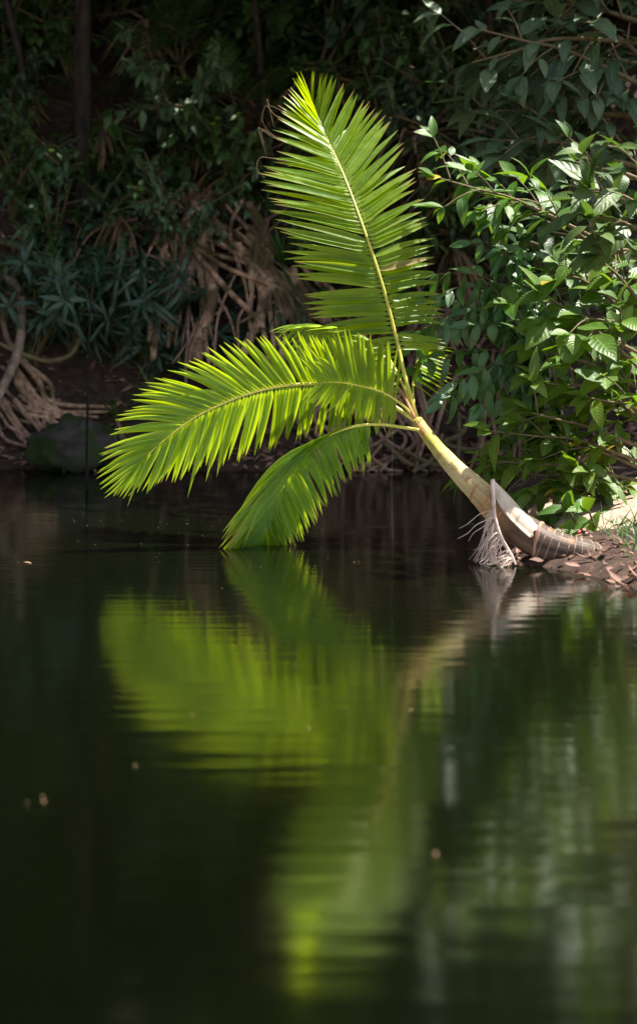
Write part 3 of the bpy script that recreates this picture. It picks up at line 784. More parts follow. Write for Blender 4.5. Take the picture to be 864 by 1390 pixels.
rnd = random.Random(99)
G1 = 'understory shrubs on the far bank'
G2 = 'screw pines on the far bank'
G3 = 'dead leaf clumps on the far bank'
G4 = 'small palms on the far bank'
BG = [
    # near the water's edge
    ('lance', 0, 95, 400, 15.9, 1.05, 'blue-green narrow-leaved shrub on the far bank left of the hanging vine loop', G1),
    ('lance', 1, 165, 415, 15.8, 1.0, 'dark blue-green narrow-leaved shrub beside the thin upright stick', G1),
    ('lance', 0, 255, 440, 15.8, 0.95, 'blue-green long-leaved shrub drooping before the thick pale roots', G1),
    ('small', 1, 60, 320, 17.0, 1.1, 'shadowed small-leaved shrub above the left vine loop', G1),
    ('pandan', 1, 225, 510, 15.7, 0.62, 'low green strap-leaved screw pine over the waterline under the narrow-leaved shrub', G2),
    ('pandan', 1, 165, 540, 15.7, 0.5, 'small dull screw pine just above the mossy rock', G2),
    ('pandan', 0, 395, 330, 17.0, 0.8, 'tall green screw pine behind the left edge of the upright frond', G2),
    ('deadro', 0, 280, 300, 16.4, 1.05, 'large light-brown clump of dead strap leaves above the stilt roots', G3),
    ('deadro', 1, 325, 340, 16.2, 0.9, 'brown dead leaf clump hanging over the right stilt root', G3),
    ('deadro', 1, 150, 300, 16.6, 0.7, 'small tan spray of dead leaves in the dark blue-green shrub', G3),
    ('deadro', 0, 345, 165, 17.4, 0.9, 'brown dead leaves hanging below the slender twin trunks', G3),
    ('deadro', 1, 205, 40, 17.6, 0.9, 'yellowish dead leaf fan near the top left', G3),
    ('deadro', 0, 600, 210, 17.0, 1.2, 'brown curtain of dead leaves right of the upright frond tip', G3),
    ('deadro', 1, 640, 330, 16.6, 1.1, 'reddish-brown dead leaf heap behind the sunlit sprig', G3),
    ('deadro', 0, 560, 130, 17.5, 1.0, 'dark brown dead leaf clump behind the upright frond tip', G3),
    ('deadro', 1, 430, 250, 17.3, 1.0, 'brown dead leaf clump showing left of the upright frond', G3),
    ('deadro', 0, 470, 480, 16.4, 1.0, 'brown dead leaves behind the palm crown', G3),
    ('deadro', 1, 590, 430, 16.4, 1.0, 'brown dead leaves behind the palm petioles on the right', G3),
    ('deadro', 1, 250, 200, 17.4, 0.8, 'brown dead leaves amid the mid-left shrubs', G3),
    ('deadro', 0, 110, 190, 17.5, 0.8, 'dull brown dead leaves beside the dark left trunk', G3),
    ('palm', 0, 275, 75, 17.2, 1.0, 'small palm with feathery fronds at the top between dark trunk and twin trunks', G4),
    ('palm', 1, 405, 110, 17.0, 0.75, 'little yellow-green palm above left of the upright frond tip', G4),
    ('palm', 0, 345, 140, 17.8, 0.9, 'small dark palm behind the slender twin trunks', G4),
    ('palm', 1, 200, 470, 15.9, 0.6, 'little palm low on the far bank beside the mossy rock', G4),
    ('palm', 1, 520, 80, 18.0, 0.9, 'small dark palm behind the frond tip at the top centre', G4),
    # upper layers
    ('small', 0, 15, 230, 14.6, 0.75, 'small-leaved shrub with pale glints at the left edge of the frame', G1),
    ('small', 1, 20, 150, 15.2, 0.8, 'dim small-leaved shrub at the far upper left', G1),
    ('small', 0, 60, 80, 17.5, 1.0, 'dark small-leaved shrub left of the dark trunk', G1),
    ('broadA', 0, 300, 230, 17.0, 0.85, 'mid-green broadleaf shrub above the dead leaf clump', G1),
    ('broadA', 1, 215, 170, 17.4, 1.0, 'dark broadleaf shrub right of the dark trunk', G1),
    ('broadA', 0, 180, 260, 17.0, 1.0, 'dark broadleaf shrub above the blue-green shrubs', G1),
    ('small', 1, 240, 300, 16.8, 0.9, 'dim small-leaved shrub behind the large dead leaf clump', G1),
    ('small', 0, 130, 350, 17.0, 1.0, 'dim small-leaved shrub behind the blue-green shrubs', G1),
    ('broadA', 1, 40, 420, 16.8, 0.9, 'very dark broadleaf shrub behind the left vine loop', G1),
    ('broadA', 0, 330, 60, 17.8, 1.0, 'dark broadleaf shrub at the top beside the twin trunks', G1),
    ('broadA', 1, 420, 40, 17.6, 1.1, 'dark broadleaf shrub directly above the frond tip', G1),
    ('small', 0, 480, 180, 17.8, 1.1, 'dim small-leaved shrub behind the upright frond upper half', G1),
    ('broadA', 0, 560, 90, 17.2, 1.0, 'dark leafy shrub under the crossing vines at the top', G1),
    ('lance', 0, 580, 170, 17.2, 0.9, 'dark narrow-leaved shrub right of the upright frond tip', G1),
    ('small', 1, 640, 120, 17.0, 1.1, 'dim small-leaved shrub behind the dull overhanging leaves', G1),
    ('broadA', 1, 700, 230, 16.6, 1.1, 'dark broadleaf shrub below the dull overhanging branch', G1),
    ('small', 0, 760, 280, 16.0, 1.1, 'shadowed small-leaved shrub behind the sunlit right-hand bush', G1),
    ('small', 1, 600, 300, 17.2, 1.0, 'dim small-leaved shrub behind the upright frond right edge', G1),
    ('broadA', 0, 500, 330, 17.4, 1.0, 'dark broadleaf shrub hidden behind the upright frond', G1),
    ('small', 0, 440, 400, 17.0, 1.0, 'dim shrub behind the lower half of the upright frond', G1),
    ('broadA', 1, 820, 400, 15.0, 1.1, 'dark broadleaf shrub behind the round sunlit leaves at the right edge', G1),
    ('small', 1, 700, 440, 16.0, 1.0, 'dark small-leaved shrub behind the drooping glossy leaflets', G1),
    ('lance', 1, 380, 470, 16.6, 0.8, 'dark narrow-leaved shrub behind the left frond', G1),
    ('small', 0, 110, 20, 18.2, 1.1, 'black-green small-leaved shrub at the very top left', G1),
    ('broadA', 0, 30, 10, 18.0, 1.1, 'dark broadleaf shrub in the top left corner', G1),
    ('broadA', 1, 230, 20, 18.4, 1.1, 'dark broadleaf shrub at the top behind the yellowish dead fan', G1),
    ('small', 1, 680, 20, 18.0, 1.2, 'dim small-leaved shrub at the top behind the dull leaves', G1),
    ('broadA', 0, 490, 10, 18.4, 1.1, 'dark broadleaf shrub at the top centre', G1),
    ('broadA', 0, 40, -70, 19, 1.3, 'dark forest-edge shrub high on the slope under the tree crowns', G1),
    ('small', 0, 150, -80, 19, 1.3, 'dark forest-edge shrub high on the slope under the tree crowns', G1),
    ('broadA', 1, 260, -75, 19, 1.3, 'dark forest-edge shrub high on the slope under the tree crowns', G1),
    ('small', 1, 360, -60, 19, 1.3, 'dark forest-edge shrub high on the slope under the tree crowns', G1),
    ('broadA', 0, 450, -80, 19, 1.3, 'dark forest-edge shrub high on the slope under the tree crowns', G1),
    ('small', 0, 560, -70, 19, 1.3, 'dark forest-edge shrub high on the slope under the tree crowns', G1),
    ('broadA', 1, 660, -80, 19, 1.3, 'dark forest-edge shrub high on the slope under the tree crowns', G1),
    ('small', 1, 760, -60, 19, 1.3, 'dark forest-edge shrub high on the slope under the tree crowns', G1),
    ('broadA', 0, 850, -80, 19, 1.3, 'dark forest-edge shrub high on the slope under the tree crowns', G1),
    ('broadA', 1, -30, -160, 19, 1.3, 'dark forest-edge shrub high on the slope under the tree crowns', G1),
    ('broadA', 0, 110, -170, 19, 1.3, 'dark forest-edge shrub high on the slope under the tree crowns', G1),
    ('small', 1, 230, -160, 19, 1.3, 'dark forest-edge shrub high on the slope under the tree crowns', G1),
    ('broadA', 0, 340, -170, 19, 1.3, 'dark forest-edge shrub high on the slope under the tree crowns', G1),
    ('broadA', 1, 470, -165, 19, 1.3, 'dark forest-edge shrub high on the slope under the tree crowns', G1),
    ('small', 0, 590, -170, 19, 1.3, 'dark forest-edge shrub high on the slope under the tree crowns', G1),
    ('broadA', 0, 720, -160, 19, 1.3, 'dark forest-edge shrub high on the slope under the tree crowns', G1),
    ('broadA', 1, 850, -170, 19, 1.3, 'dark forest-edge shrub high on the slope under the tree crowns', G1),

]
for k, v, px, py, Y, s, lab, g in BG:
    # py is the middle of the plant; drop it to its base
    hmid = {'lance': .6, 'pandan': .8, 'deadro': .6, 'palm': .8, 'small': .7, 'broadA': .65}[k] * s
    s *= {'lance': 1.35, 'pandan': 1.1, 'deadro': 1.3, 'palm': 1.35, 'small': 1.6, 'broadA': 1.6}[k]
    hmid *= 1.3
    pyb = min(634, py + hmid / 17 * F)
    Yg = G(px, pyb)
    put(k, v, px, pyb, Yg + .03, s * Yg / 17, lab, None, g, (R(22) + rnd.uniform(-.15, .15), rnd.uniform(-.2, .2)))

# ------------------------------------------------------------------ roots, vines, trunks of the far bank
def cane(name, mat, lines, label, cat, group=None, n=7, rough=0.15, part='root', snap=0.15, thick=1.0):
    """a thing of several woody tubes; each line is [(px, py, Y, r_px)...]"""
    if snap is not None:
        lines = [[(a, min(b, 660), G(a, min(b, 660), snap), thick * r * G(a, min(b, 660), snap) / c) for a, b, c, r in ln] for ln in lines]
    if len(lines) == 1:
        mbx = MB(); cs = cr([(*P(a, b, c), r / F * c) for a, b, c, r in lines[0]], 6)
        tube(mbx, [V(c[:3]) for c in cs], [max(.002, c[3]) for c in cs], n, rough=rough)
        o = mbx.build(name, mat); tag(o, label, cat, group); return o
    root = empty(name, label, cat, (0, 0, 0), group)
    for ln in lines:
        mbx = MB(); cs = cr([(*P(a, b, c), r / F * c) for a, b, c, r in ln], 6)
        tube(mbx, [V(c[:3]) for c in cs], [max(.002, c[3]) for c in cs], n, rough=rough)
        mbx.build(part, mat, root)
    b = P(lines[0][-1][0], lines[0][-1][1], lines[0][-1][2])
    place_children(root, tuple(b))
    return root


cane('stilt_root_tree', M['root'], [
    [(262, 250, 16.4, 9), (272, 320, 16.2, 12), (286, 365, 16.1, 13), (288, 410, 16.0, 11), (276, 450, 15.9, 10), (268, 490, 15.8, 9)],
    [(262, 290, 16.4, 6), (262, 340, 16.1, 6), (274, 380, 16.0, 6), (276, 430, 15.9, 6), (262, 470, 15.8, 5), (255, 500, 15.8, 5)],
    [(250, 300, 16.4, 5), (236, 350, 16.1, 5), (232, 410, 16.0, 4), (228, 470, 15.9, 4)]],
    'thick pale tree with curved stilt roots left of the palm', 'tree', snap=.75, rough=.3, thick=.78)
cane('stilt_root_tree', M['root'], [
    [(285, 300, 16.6, 8), (320, 335, 16.3, 10), (355, 365, 16.1, 11), (385, 400, 16.0, 10), (400, 440, 15.9, 9), (408, 480, 15.8, 8)],
    [(322, 336, 16.3, 7), (350, 378, 16.1, 8), (362, 410, 16.0, 8), (345, 445, 15.9, 8), (330, 480, 15.8, 7)],
    [(355, 366, 16.1, 6), (385, 382, 16.0, 7), (410, 402, 15.95, 7), (440, 425, 15.9, 6), (460, 470, 15.8, 5)],
    [(300, 318, 16.5, 5), (340, 345, 16.3, 5), (380, 372, 16.2, 5), (430, 400, 16.1, 4), (470, 450, 16.0, 4)]],
    'spreading brown stilt-rooted tree leaning toward the upright frond', 'tree', snap=.75, rough=.3, thick=.78)
g = random.Random(44)
for (xa, ya, xr_, yr_, n_, lab) in ((262, 285, (195, 300), (420, 510), 13, 'fan of thin arching roots under the dead leaf clump'), (300, 300, (300, 430), (380, 500), 16, 'dense spray of arching brown roots reaching toward the left edge of the upright frond'),
                                    (420, 380, (380, 540), (470, 560), 14, 'brown arching roots seen between the left frond and the upright frond')):
    ls = []
    for k in range(n_):
        x1, y1 = g.uniform(*xr_), g.uniform(*yr_)
        x0, y0 = xa + g.uniform(-45, 45), ya + g.uniform(-30, 45)
        r0 = g.choice((1.8, 2.4, 3.2, 4.2, 5.6))
        mx, my = x0 + (x1 - x0) * .5 + g.uniform(-30, 30), y0 + (y1 - y0) * .3 + g.uniform(-12, 8)
        ls.append([(x0, y0, 16.4, r0), (mx, my, 16.4, r0), (x0 + (x1 - x0) * .85 + g.uniform(-8, 8), my + (y1 - my) * .5, 16.4, r0 * .85), (x1, y1, 16.4, r0 * .6)])
    cane('root_tangle', M['root'], ls, lab, 'roots', snap=g.uniform(.75, .95), rough=.35)
ls = []
for k in range(22):
    x0, y0 = g.uniform(170, 420), g.uniform(240, 420)
    a = g.uniform(.2, 2.6); l = g.uniform(60, 150)
    ls.append([(x0, y0, 16.4, 1.6), (x0 + math.cos(a) * l * .5 + g.uniform(-15, 15), y0 + abs(math.sin(a)) * l * .4 + g.uniform(-15, 15), 16.4, 1.9), (x0 + math.cos(a) * l, y0 + abs(math.sin(a)) * l, 16.4, 1.2)])
cane('vine_tangle', M['darkroot'], ls, 'thin reddish-brown vines criss-crossing in front of the thick stilt roots', 'vines', snap=.8, part='vine', n=5)
cane('fallen_branch', M['root'], [[(192, 322, 16.0, 6), (170, 340, 15.9, 6), (145, 352, 15.8, 5), (110, 368, 15.8, 4)]], 'pale broken branch slanting out of the blue-green shrub', 'branch')
cane('fallen_branch', M['vine'], [[(235, 360, 16, 2), (180, 335, 15.9, 2.5), (130, 310, 15.9, 3), (90, 300, 15.9, 3)]], 'thin dark branch running across the blue-green shrub', 'branch')
cane('fallen_branch', M['vine'], [[(0, 328, 15.8, 5), (20, 332, 15.8, 5), (50, 345, 15.8, 4), (80, 352, 15.8, 3)]], 'short branch entering at the left edge of the frame', 'branch')
cane('hanging_vine', M['pale_bark'], [[(-15, 362, 15.4, 6), (10, 376, 15.4, 6), (27, 400, 15.4, 6), (30, 440, 15.4, 6), (24, 480, 15.4, 6), (12, 510, 15.4, 6), (-5, 545, 15.4, 5)]], 'thick pale vine stem bending down at the left edge', 'vine', snap=0.7)
cane('hanging_vine', M['vine'], [[(-10, 415, 15.4, 2.2), (40, 418, 15.4, 2.2), (80, 416, 15.5, 2.2), (92, 402, 15.5, 2.2), (90, 380, 15.6, 2)]], 'thin vine sagging level under the narrow-leaved shrub', 'vine', snap=0.7)
cane('hanging_vine', M['twig'], [[(118, 420, 15.5, 3), (106, 430, 15.4, 3), (107, 460, 15.4, 3), (95, 482, 15.4, 3), (65, 490, 15.4, 3), (30, 480, 15.4, 3), (-10, 462, 15.4, 2.5)]], 'looped yellowish vine hanging beside the thin upright stick', 'vine', snap=0.7)
cane('hanging_vine', M['vine'], [[(25, 480, 15.5, 4), (10, 460, 15.5, 4), (4, 420, 15.5, 4), (18, 385, 15.6, 4), (26, 340, 15.7, 3)]], 'dark vine twisting beside the thick pale stem', 'vine', snap=0.7)
cane('upright_stick', M['black_bark'], [[(124, 405, 13.0, 1.2), (121, 470, 13.0, 1.5), (119, 560, 13.0, 2), (118, 667, 13.0, 2.2)]], 'thin dark stick standing in the water left of the fronds', 'stick', snap=None)
for i, (y0, lab) in enumerate(((505, 'tangle of pale roots sliding into the water at the left edge'), (545, 'lower tangle of dark roots along the left waterline'))):
    ls = []
    for k in range(11):
        x0 = rnd.uniform(-20, 40); yy = y0 + rnd.uniform(-20, 15)
        ls.append([(x0, yy, 15.7, rnd.uniform(2, 5)), (x0 + rnd.uniform(10, 35), yy + rnd.uniform(25, 45), 15.5, rnd.uniform(2, 4)),
                   (x0 + rnd.uniform(40, 75), yy + rnd.uniform(50, 75), 15.3, rnd.uniform(2, 3.5)), (x0 + rnd.uniform(80, 140), min(640, yy + rnd.uniform(65, 95)), 15.1, 1.8)])
    cane('root_tangle', M['darkroot'] if i else M['root'], ls, lab, 'roots')
ls = []
for k in range(16):
    x0 = rnd.uniform(430, 560); yy = rnd.uniform(510, 575)
    ls.append([(x0, yy, 15.8, rnd.uniform(2, 4)), (x0 + rnd.uniform(-25, 25), yy + 30, 15.5, rnd.uniform(2, 4)), (x0 + rnd.uniform(-45, 45), yy + 60, 15.3, 2.5), (x0 + rnd.uniform(-60, 60), 640, 15.1, 2)])
cane('root_tangle', M['darkroot'], ls, 'brown root tangle on the far bank behind the palm petioles', 'roots')
ls = []
for k in range(26):
    x0 = rnd.uniform(560, 760); yy = rnd.uniform(400, 540)
    ls.append([(x0, yy, 15.8, rnd.uniform(2, 4.5)), (x0 + rnd.uniform(-25, 25), yy + 40, 15.5, rnd.uniform(2, 4)), (x0 + rnd.uniform(-35, 35), yy + 90, 15.3, 2.8), (x0 + rnd.uniform(-60, 60), 640, 15.1, 2)])
cane('root_tangle', M['darkroot'], ls, 'tall dark root curtain behind the palm stem and glossy leaflets', 'roots')
ls = []
for (x0, y0, x1, y1) in ((560, 640, 600, 590), (545, 610, 610, 632), (600, 600, 640, 560), (520, 600, 560, 632), (575, 590, 650, 610), (610, 640, 622, 560)):
    ls.append([(x0, y0, 15.2, 3), ((x0 + x1) / 2 + 6, (y0 + y1) / 2 + 8, 15.15, 3.4), (x1, y1, 15.2, 2.6)])
cane('bent_stems', M['twig'], ls, 'yellowish bent stems crossing at the waterline right behind the palm crown', 'stems', part='stem', snap=0.4)
cane('hanging_vine', M['vine'], [[(463, 20, 16.8, 4), (490, 45, 16.8, 4), (520, 58, 16.8, 3.5), (552, 70, 16.8, 3)]], 'brown vine slanting down across the top above the frond tip', 'vine', snap=0.7)
cane('hanging_vine', M['vine'], [[(505, 15, 16.7, 3), (515, 40, 16.7, 3), (545, 66, 16.7, 3), (560, 70, 16.7, 2.5)]], 'short vine crossing the brown one at the top centre', 'vine', snap=0.7)
cane('hanging_vine', M['vine'], [[(200, 0, 16.5, 2), (190, 12, 16.5, 2), (140, 20, 16.6, 2), (110, 15, 16.7, 1.8)]], 'thin looped vine at the top beside the dark trunk', 'vine', snap=0.7)
cane('hanging_vine', M['pale_bark'], [[(540, 330, 16.8, 3), (560, 370, 16.7, 3), (575, 430, 16.5, 3), (565, 500, 16.2, 3), (580, 560, 15.8, 2.5)]], 'pale vine hanging behind the right edge of the upright frond', 'vine', snap=0.7)
cane('slender_branch', M['twig'], [[(712, 188, 13.0, 4), (700, 206, 13.0, 4), (680, 222, 13.0, 3.4), (650, 228, 13.0, 3), (630, 232, 13, 2)]], 'bare bent branch reaching left under the dull overhanging leaves', 'branch', snap=None)

# rocks
def rock(px, py, Y, sx, sy, sz, label, seed):
    bm_ = MB(); n, m = 40, 24
    for j in range(m + 1):
        th = math.pi * j / m
        for i in range(n):
            ph = 2 * math.pi * i / n
            d = V((math.sin(th) * math.cos(ph), math.sin(th) * math.sin(ph), math.cos(th)))
            k = 1 + 0.34 * noise.noise(d * 1.5 + V((seed, 0, 0))) + 0.16 * noise.noise(d * 3.5 + V((seed, 2, 0))) + 0.07 * noise.noise(d * 9 + V((seed, 2, 0)))
            bm_.v.append(V((d.x * sx, d.y * sy, d.z * sz)) * k); bm_.uv.append((i / n, j / m))
    for j in range(m):
        for i in range(n):
            bm_.f.append((j * n + i, j * n + (i + 1) % n, (j + 1) * n + (i + 1) % n, (j + 1) * n + i))
    o = bm_.build('mossy_rock', M['rock']); o.location = P(px, py, Y); o.rotation_euler = (0, 0, seed)
    tag(o, label, 'rock', 'rocks along the far waterline'); return o


rock(105, 606, 15.7, .6, .5, .34, 'broad mossy boulder at the far waterline near the thin stick', 1.2)
rock(175, 622, 15.6, .3, .3, .16, 'small dark rock right of the mossy boulder', 4.1)

# leaf litter (countless)
lt = MB()
for i in range(3600):
    x = rnd.uniform(-5, 4.5); y = bank_far(x) + (abs(rnd.gauss(0, 1.6)) + 0.05 if i % 3 else rnd.uniform(0, .5))
    z = ground_h(x, y) + 0.02
    leaf(lt, V((x, y, z)), V((rnd.uniform(-1, 1), rnd.uniform(-1, 1), rnd.uniform(-.3, .3))), V((0, -.5, 1)) + rv(.5), rnd.uniform(.08, .2), rnd.uniform(.03, .08), prof_ovate, .3, rnd.uniform(-.3, .5), 2)
o = lt.build('leaf_litter', M['far_litter']); tag(o, 'reddish-brown fallen leaves scattered over the far bank', 'leaf litter', kind='stuff')
lt = MB()
for i in range(1000):
    y = rnd.uniform(6.6, 12); x = bank_right(y) - .06 + abs(rnd.gauss(0, .7))
    z = ground_h(x, y) + 0.01
    if z < 0.005: z = 0.006
    leaf(lt, V((x, y, z)), V((rnd.uniform(-1, 1), rnd.uniform(-1, 1), rnd.uniform(-.1, .35))), V((0, -.2, 1)) + rv(.5), rnd.uniform(.015, .13), rnd.uniform(.004, .05), prof_ovate, rnd.uniform(.1, .6), rnd.uniform(-.5, .8), 4, .05)
o = lt.build('leaf_litter', M['litter']); tag(o, 'brown leaf litter and scraps around the palm foot on the right bank', 'leaf litter', kind='stuff')

# ------------------------------------------------------------------ right bank: log, sand patch, grass, red leaf
cane('driftwood_log', M['log'], [[(690, 712, 9.9, 5), (720, 702, 9.95, 9), (760, 690, 10.0, 12), (810, 676, 10.1, 14), (870, 664, 10.2, 16), (930, 655, 10.4, 16)]], 'pale weathered driftwood log lying behind the palm stem', 'log', n=12, rough=.3, snap=None)
cane('fallen_branch', M['log'], [[(790, 690, 9.6, 3), (830, 680, 9.6, 4), (880, 668, 9.6, 4)]], 'thin grey branch lying along the driftwood log', 'branch', snap=None)
cane('fallen_branch', M['vine'], [[(770, 768, 8.9, 2), (810, 760, 8.8, 3), (860, 745, 8.7, 3.5), (900, 738, 8.7, 3)]], 'bare twig on the leaf litter right of the palm foot', 'branch', snap=.03)
sd = MB()
for j in range(9):
    for i in range(13):
        x = 1.5 + 2.2 * i / 12; y = 8.25 + 2.5 * j / 8
        ed = min(i, 12 - i, j, 8 - j)
        sd.v.append((x, y, ground_h(x, y) + (0.012 + 0.16 * min(1, ed / 3) * (0.4 + 0.6 * i / 12) if ed else -0.05) + 0.02 * noise.noise(V((x * 4, y * 4, 1))))); sd.uv.append((x, y))
for j in range(8):
    for i in range(12):
        sd.f.append((j * 13 + i, j * 13 + i + 1, (j + 1) * 13 + i + 1, (j + 1) * 13 + i))
tag(sd.build('sand_bank', M['sand']), kind='structure')
rl = MB(); leaf(rl, P(776, 722, G(776, 724, .08)), V((1, .1, .12)), V((0, -.6, 1)), .17, .06, prof_ovate, .3, .1, 6)
tag(rl.build('fallen_leaf', M['red']), 'bright red fallen leaf lying on the bank behind the palm foot', 'leaf')
gr = MB()
for i in range(190):
    y = rnd.uniform(6.6, 8.5); x = max(1.85, bank_right(y) + .1) + abs(rnd.gauss(0, .3)); z = max(0, ground_h(x, y))
    leaf(gr, V((x, y, z)), V((rnd.uniform(-.7, .5), rnd.uniform(-.6, .4), rnd.uniform(.4, 1))), V((0, -1, .4)) + rv(.4), rnd.uniform(.08, .22), rnd.uniform(.006, .012), prof_strap, .2, rnd.uniform(.1, .8), 4)
tag(gr.build('grass', M['strap']), 'sparse grass blades on the litter at the right water edge', 'grass', kind='stuff')

# ------------------------------------------------------------------ right-hand foliage
def leafy(name, label, cat, stems, mat, L, W, step, prof=prof_ovate, seed=1, droop=.3, twig='twig', n_end=3, spread=.9, per=1, side=None, base=None, segs=6, up=(0, -.35, 1), extra=None):
    """stems: [(px,py,Y,r_px)...] lines; leaves alternate along the outer part"""
    global rnd
    rnd = random.Random(seed)
    root = empty(name, label, cat)
    sb, lb = MB(), MB()
    for st in stems:
        full = st[0] if isinstance(st[0], list) else st
        cs = cr([(*P(a, b, c), r / F * c) for a, b, c, r in full], 8)
        q = [V(c[:3]) for c in cs]
        tube(sb, q, [max(.0018, c[3]) for c in cs], 6)
        tot = sum((b - a).length for a, b in zip(q, q[1:]))
        s = 0.0; nxt = tot * (0.25 if len(full) > 3 else 0.1); sgn = 1
        for a, b in zip(q, q[1:]):
            seg = (b - a).length; tan = (b - a).normalized()
            while nxt < s + seg:
                pt = a.lerp(b, (nxt - s) / seg)
                for _ in range(per):
                    sd_ = tan.cross(V(up)).normalized() * sgn; sgn = -sgn
                    d = (sd_ * spread + tan * rnd.uniform(.3, .9) + V((0, 0, -.08)) + rv(.35)).normalized()
                    nn = (V(up) + rv(.45)).normalized()
                    l = L * rnd.uniform(.4, 1.22)
                    pe = pt + d * 0.02
                    tube(sb, [pt, pe], [.002, .0015], 4, cap=False)
                    leaf(lb, pe, d, nn, l, W * l / L * rnd.uniform(.9, 1.12), prof, rnd.uniform(.05, .4), rnd.uniform(-.1, droop * 2.4), segs, rnd.uniform(.005, .04))
                nxt += step * rnd.uniform(.7, 1.3)
            s += seg
        for _ in range(n_end):
            d = ((q[-1] - q[-3]).normalized() + rv(.7)).normalized()
            leaf(lb, q[-1], d, (V(up) + rv(.4)), L * rnd.uniform(.5, 1.0), W * rnd.uniform(.6, 1), prof, .22, rnd.uniform(.05, droop * 2), segs, .015)
    sb.build('stem', M[twig], root); fo = lb.build('foliage', mat, root)
    if extra:
        for (px, py, Y, dx, dz, l, w, mt, nm, lab) in extra:
            eb = MB(); leaf(eb, P(px, py, Y), V((dx, -.2, dz)), V((0, -1, .6)), l, w, prof_ovate, .2, .2, 6)
            e = eb.build(nm, M[mt], root); e['label'] = lab
    bb = P(*(base or full[0][:3]))
    place_children(root, tuple(bb))
    return root


def branchy(x0, y0, x1, y1, Y0, Y1, r, n, seed, sub=0.28, sag=0.06):
    """a limb from pixel 0 to pixel 1 with n side shoots"""
    g = random.Random(seed)
    mx, my = (x0 + x1) / 2 + g.uniform(-10, 10), (y0 + y1) / 2 - 10 + g.uniform(-10, 10)
    out = [[(x0, y0, Y0, r), (mx, my, (Y0 + Y1) / 2, r * .7), ((mx + x1) / 2, (my + y1) / 2, Y0 * .25 + Y1 * .75, r * .5), (x1, y1, Y1, r * .3)]]
    Ln = math.hypot(x1 - x0, y1 - y0)
    for k in range(n):
        t = 0.2 + 0.75 * (k + g.random()) / n
        bx, by, bY = x0 + (x1 - x0) * t, y0 + (y1 - y0) * t - 10 * math.sin(3.14 * t), Y0 + (Y1 - Y0) * t
        a = math.atan2(y1 - y0, x1 - x0) + g.choice((-1, 1)) * g.uniform(.4, 1.1)
        l = Ln * sub * g.uniform(.6, 1.3)
        ex, ey, eY = bx + math.cos(a) * l, by + math.sin(a) * l, bY + g.uniform(-.35, .35)
        out.append([(bx, by, bY, r * .4), ((bx + ex) / 2, (by + ey) / 2 - 4, (bY + eY) / 2, r * .3), (ex, ey, eY, r * .2)])
    return out


# dull overhanging tree at upper right
st = []
for i, a in enumerate([(900, 130, 650, 40), (900, 160, 640, 150), (900, 40, 690, 0), (890, 200, 670, 190), (900, 90, 720, 90), (900, 10, 760, -20), (880, 230, 740, 215), (900, 120, 800, 30), (900, 180, 790, 130), (900, 60, 640, 85)]):
    st += branchy(*a, 12.2, 12.0 + .4 * (i % 3), 4, 6, 300 + i)
leafy('overhanging_tree', 'dull grey-green large-leaved tree overhanging the upper right corner', 'tree', st, M['broad_dull'], .42, .165, .17, seed=71, base=(900, 160, 12.2), droop=.35, segs=5, up=(-.1, -.5, 1))

# sunlit sprig reaching left
st = branchy(820, 330, 590, 240, 9.3, 9.0, 3, 9, 401, .2) + branchy(800, 330, 650, 262, 9.3, 9.15, 2.5, 6, 402, .25)
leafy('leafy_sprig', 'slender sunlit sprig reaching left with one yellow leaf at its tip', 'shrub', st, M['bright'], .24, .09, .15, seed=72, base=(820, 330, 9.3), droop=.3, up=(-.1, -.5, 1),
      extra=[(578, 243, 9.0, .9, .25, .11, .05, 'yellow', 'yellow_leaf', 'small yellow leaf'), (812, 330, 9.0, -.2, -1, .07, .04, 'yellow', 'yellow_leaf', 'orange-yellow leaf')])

# compound-leaved shrub with drooping glossy leaflets
def compound(label, rachises, seed):
    global rnd
    rnd = random.Random(seed)
    root = empty('compound_leaf_shrub', label, 'shrub')
    sb, lb = MB(), MB()
    for rp in rachises:
        cs = [V(c) for c in cr([tuple(P(*a)) for a in rp], 8)]
        tube(sb, cs, [.005 - .0035 * i / len(cs) for i in range(len(cs))], 5)
        tot = sum((b - a).length for a, b in zip(cs, cs[1:])); s = 0; nxt = tot * .12
        for a, b in zip(cs, cs[1:]):
            seg = (b - a).length; tan = (b - a).normalized()
            while nxt < s + seg:
                pt = a.lerp(b, (nxt - s) / seg)
                sdv = tan.cross(V((0, -1, .5))).normalized()
                for sg in (-1, 1):
                    d = (sdv * sg * .6 + tan * .45 + V((0, -.1, -.55)) + rv(.22)).normalized()
                    nn = V((-.1 + .4 * sg * sdv.x, -.6, .85)) + rv(.5)
                    leaf(lb, pt, d, nn, .20 * rnd.uniform(.55, 1.2), .072 * rnd.uniform(.75, 1.1), prof_lance, rnd.uniform(.1, .5), rnd.uniform(0, .7), 6, .03)
                nxt += .105 * rnd.uniform(.7, 1.4)
            s += seg
        leaf(lb, cs[-1], cs[-1] - cs[-3], V((0, -1, .4)), .18, .065, prof_lance, .25, .2, 6)
    sb.build('stem', M['twig'], root); lb.build('foliage', M['compound'], root)
    place_children(root, tuple(P(740, 640, 9.6)))
    return root


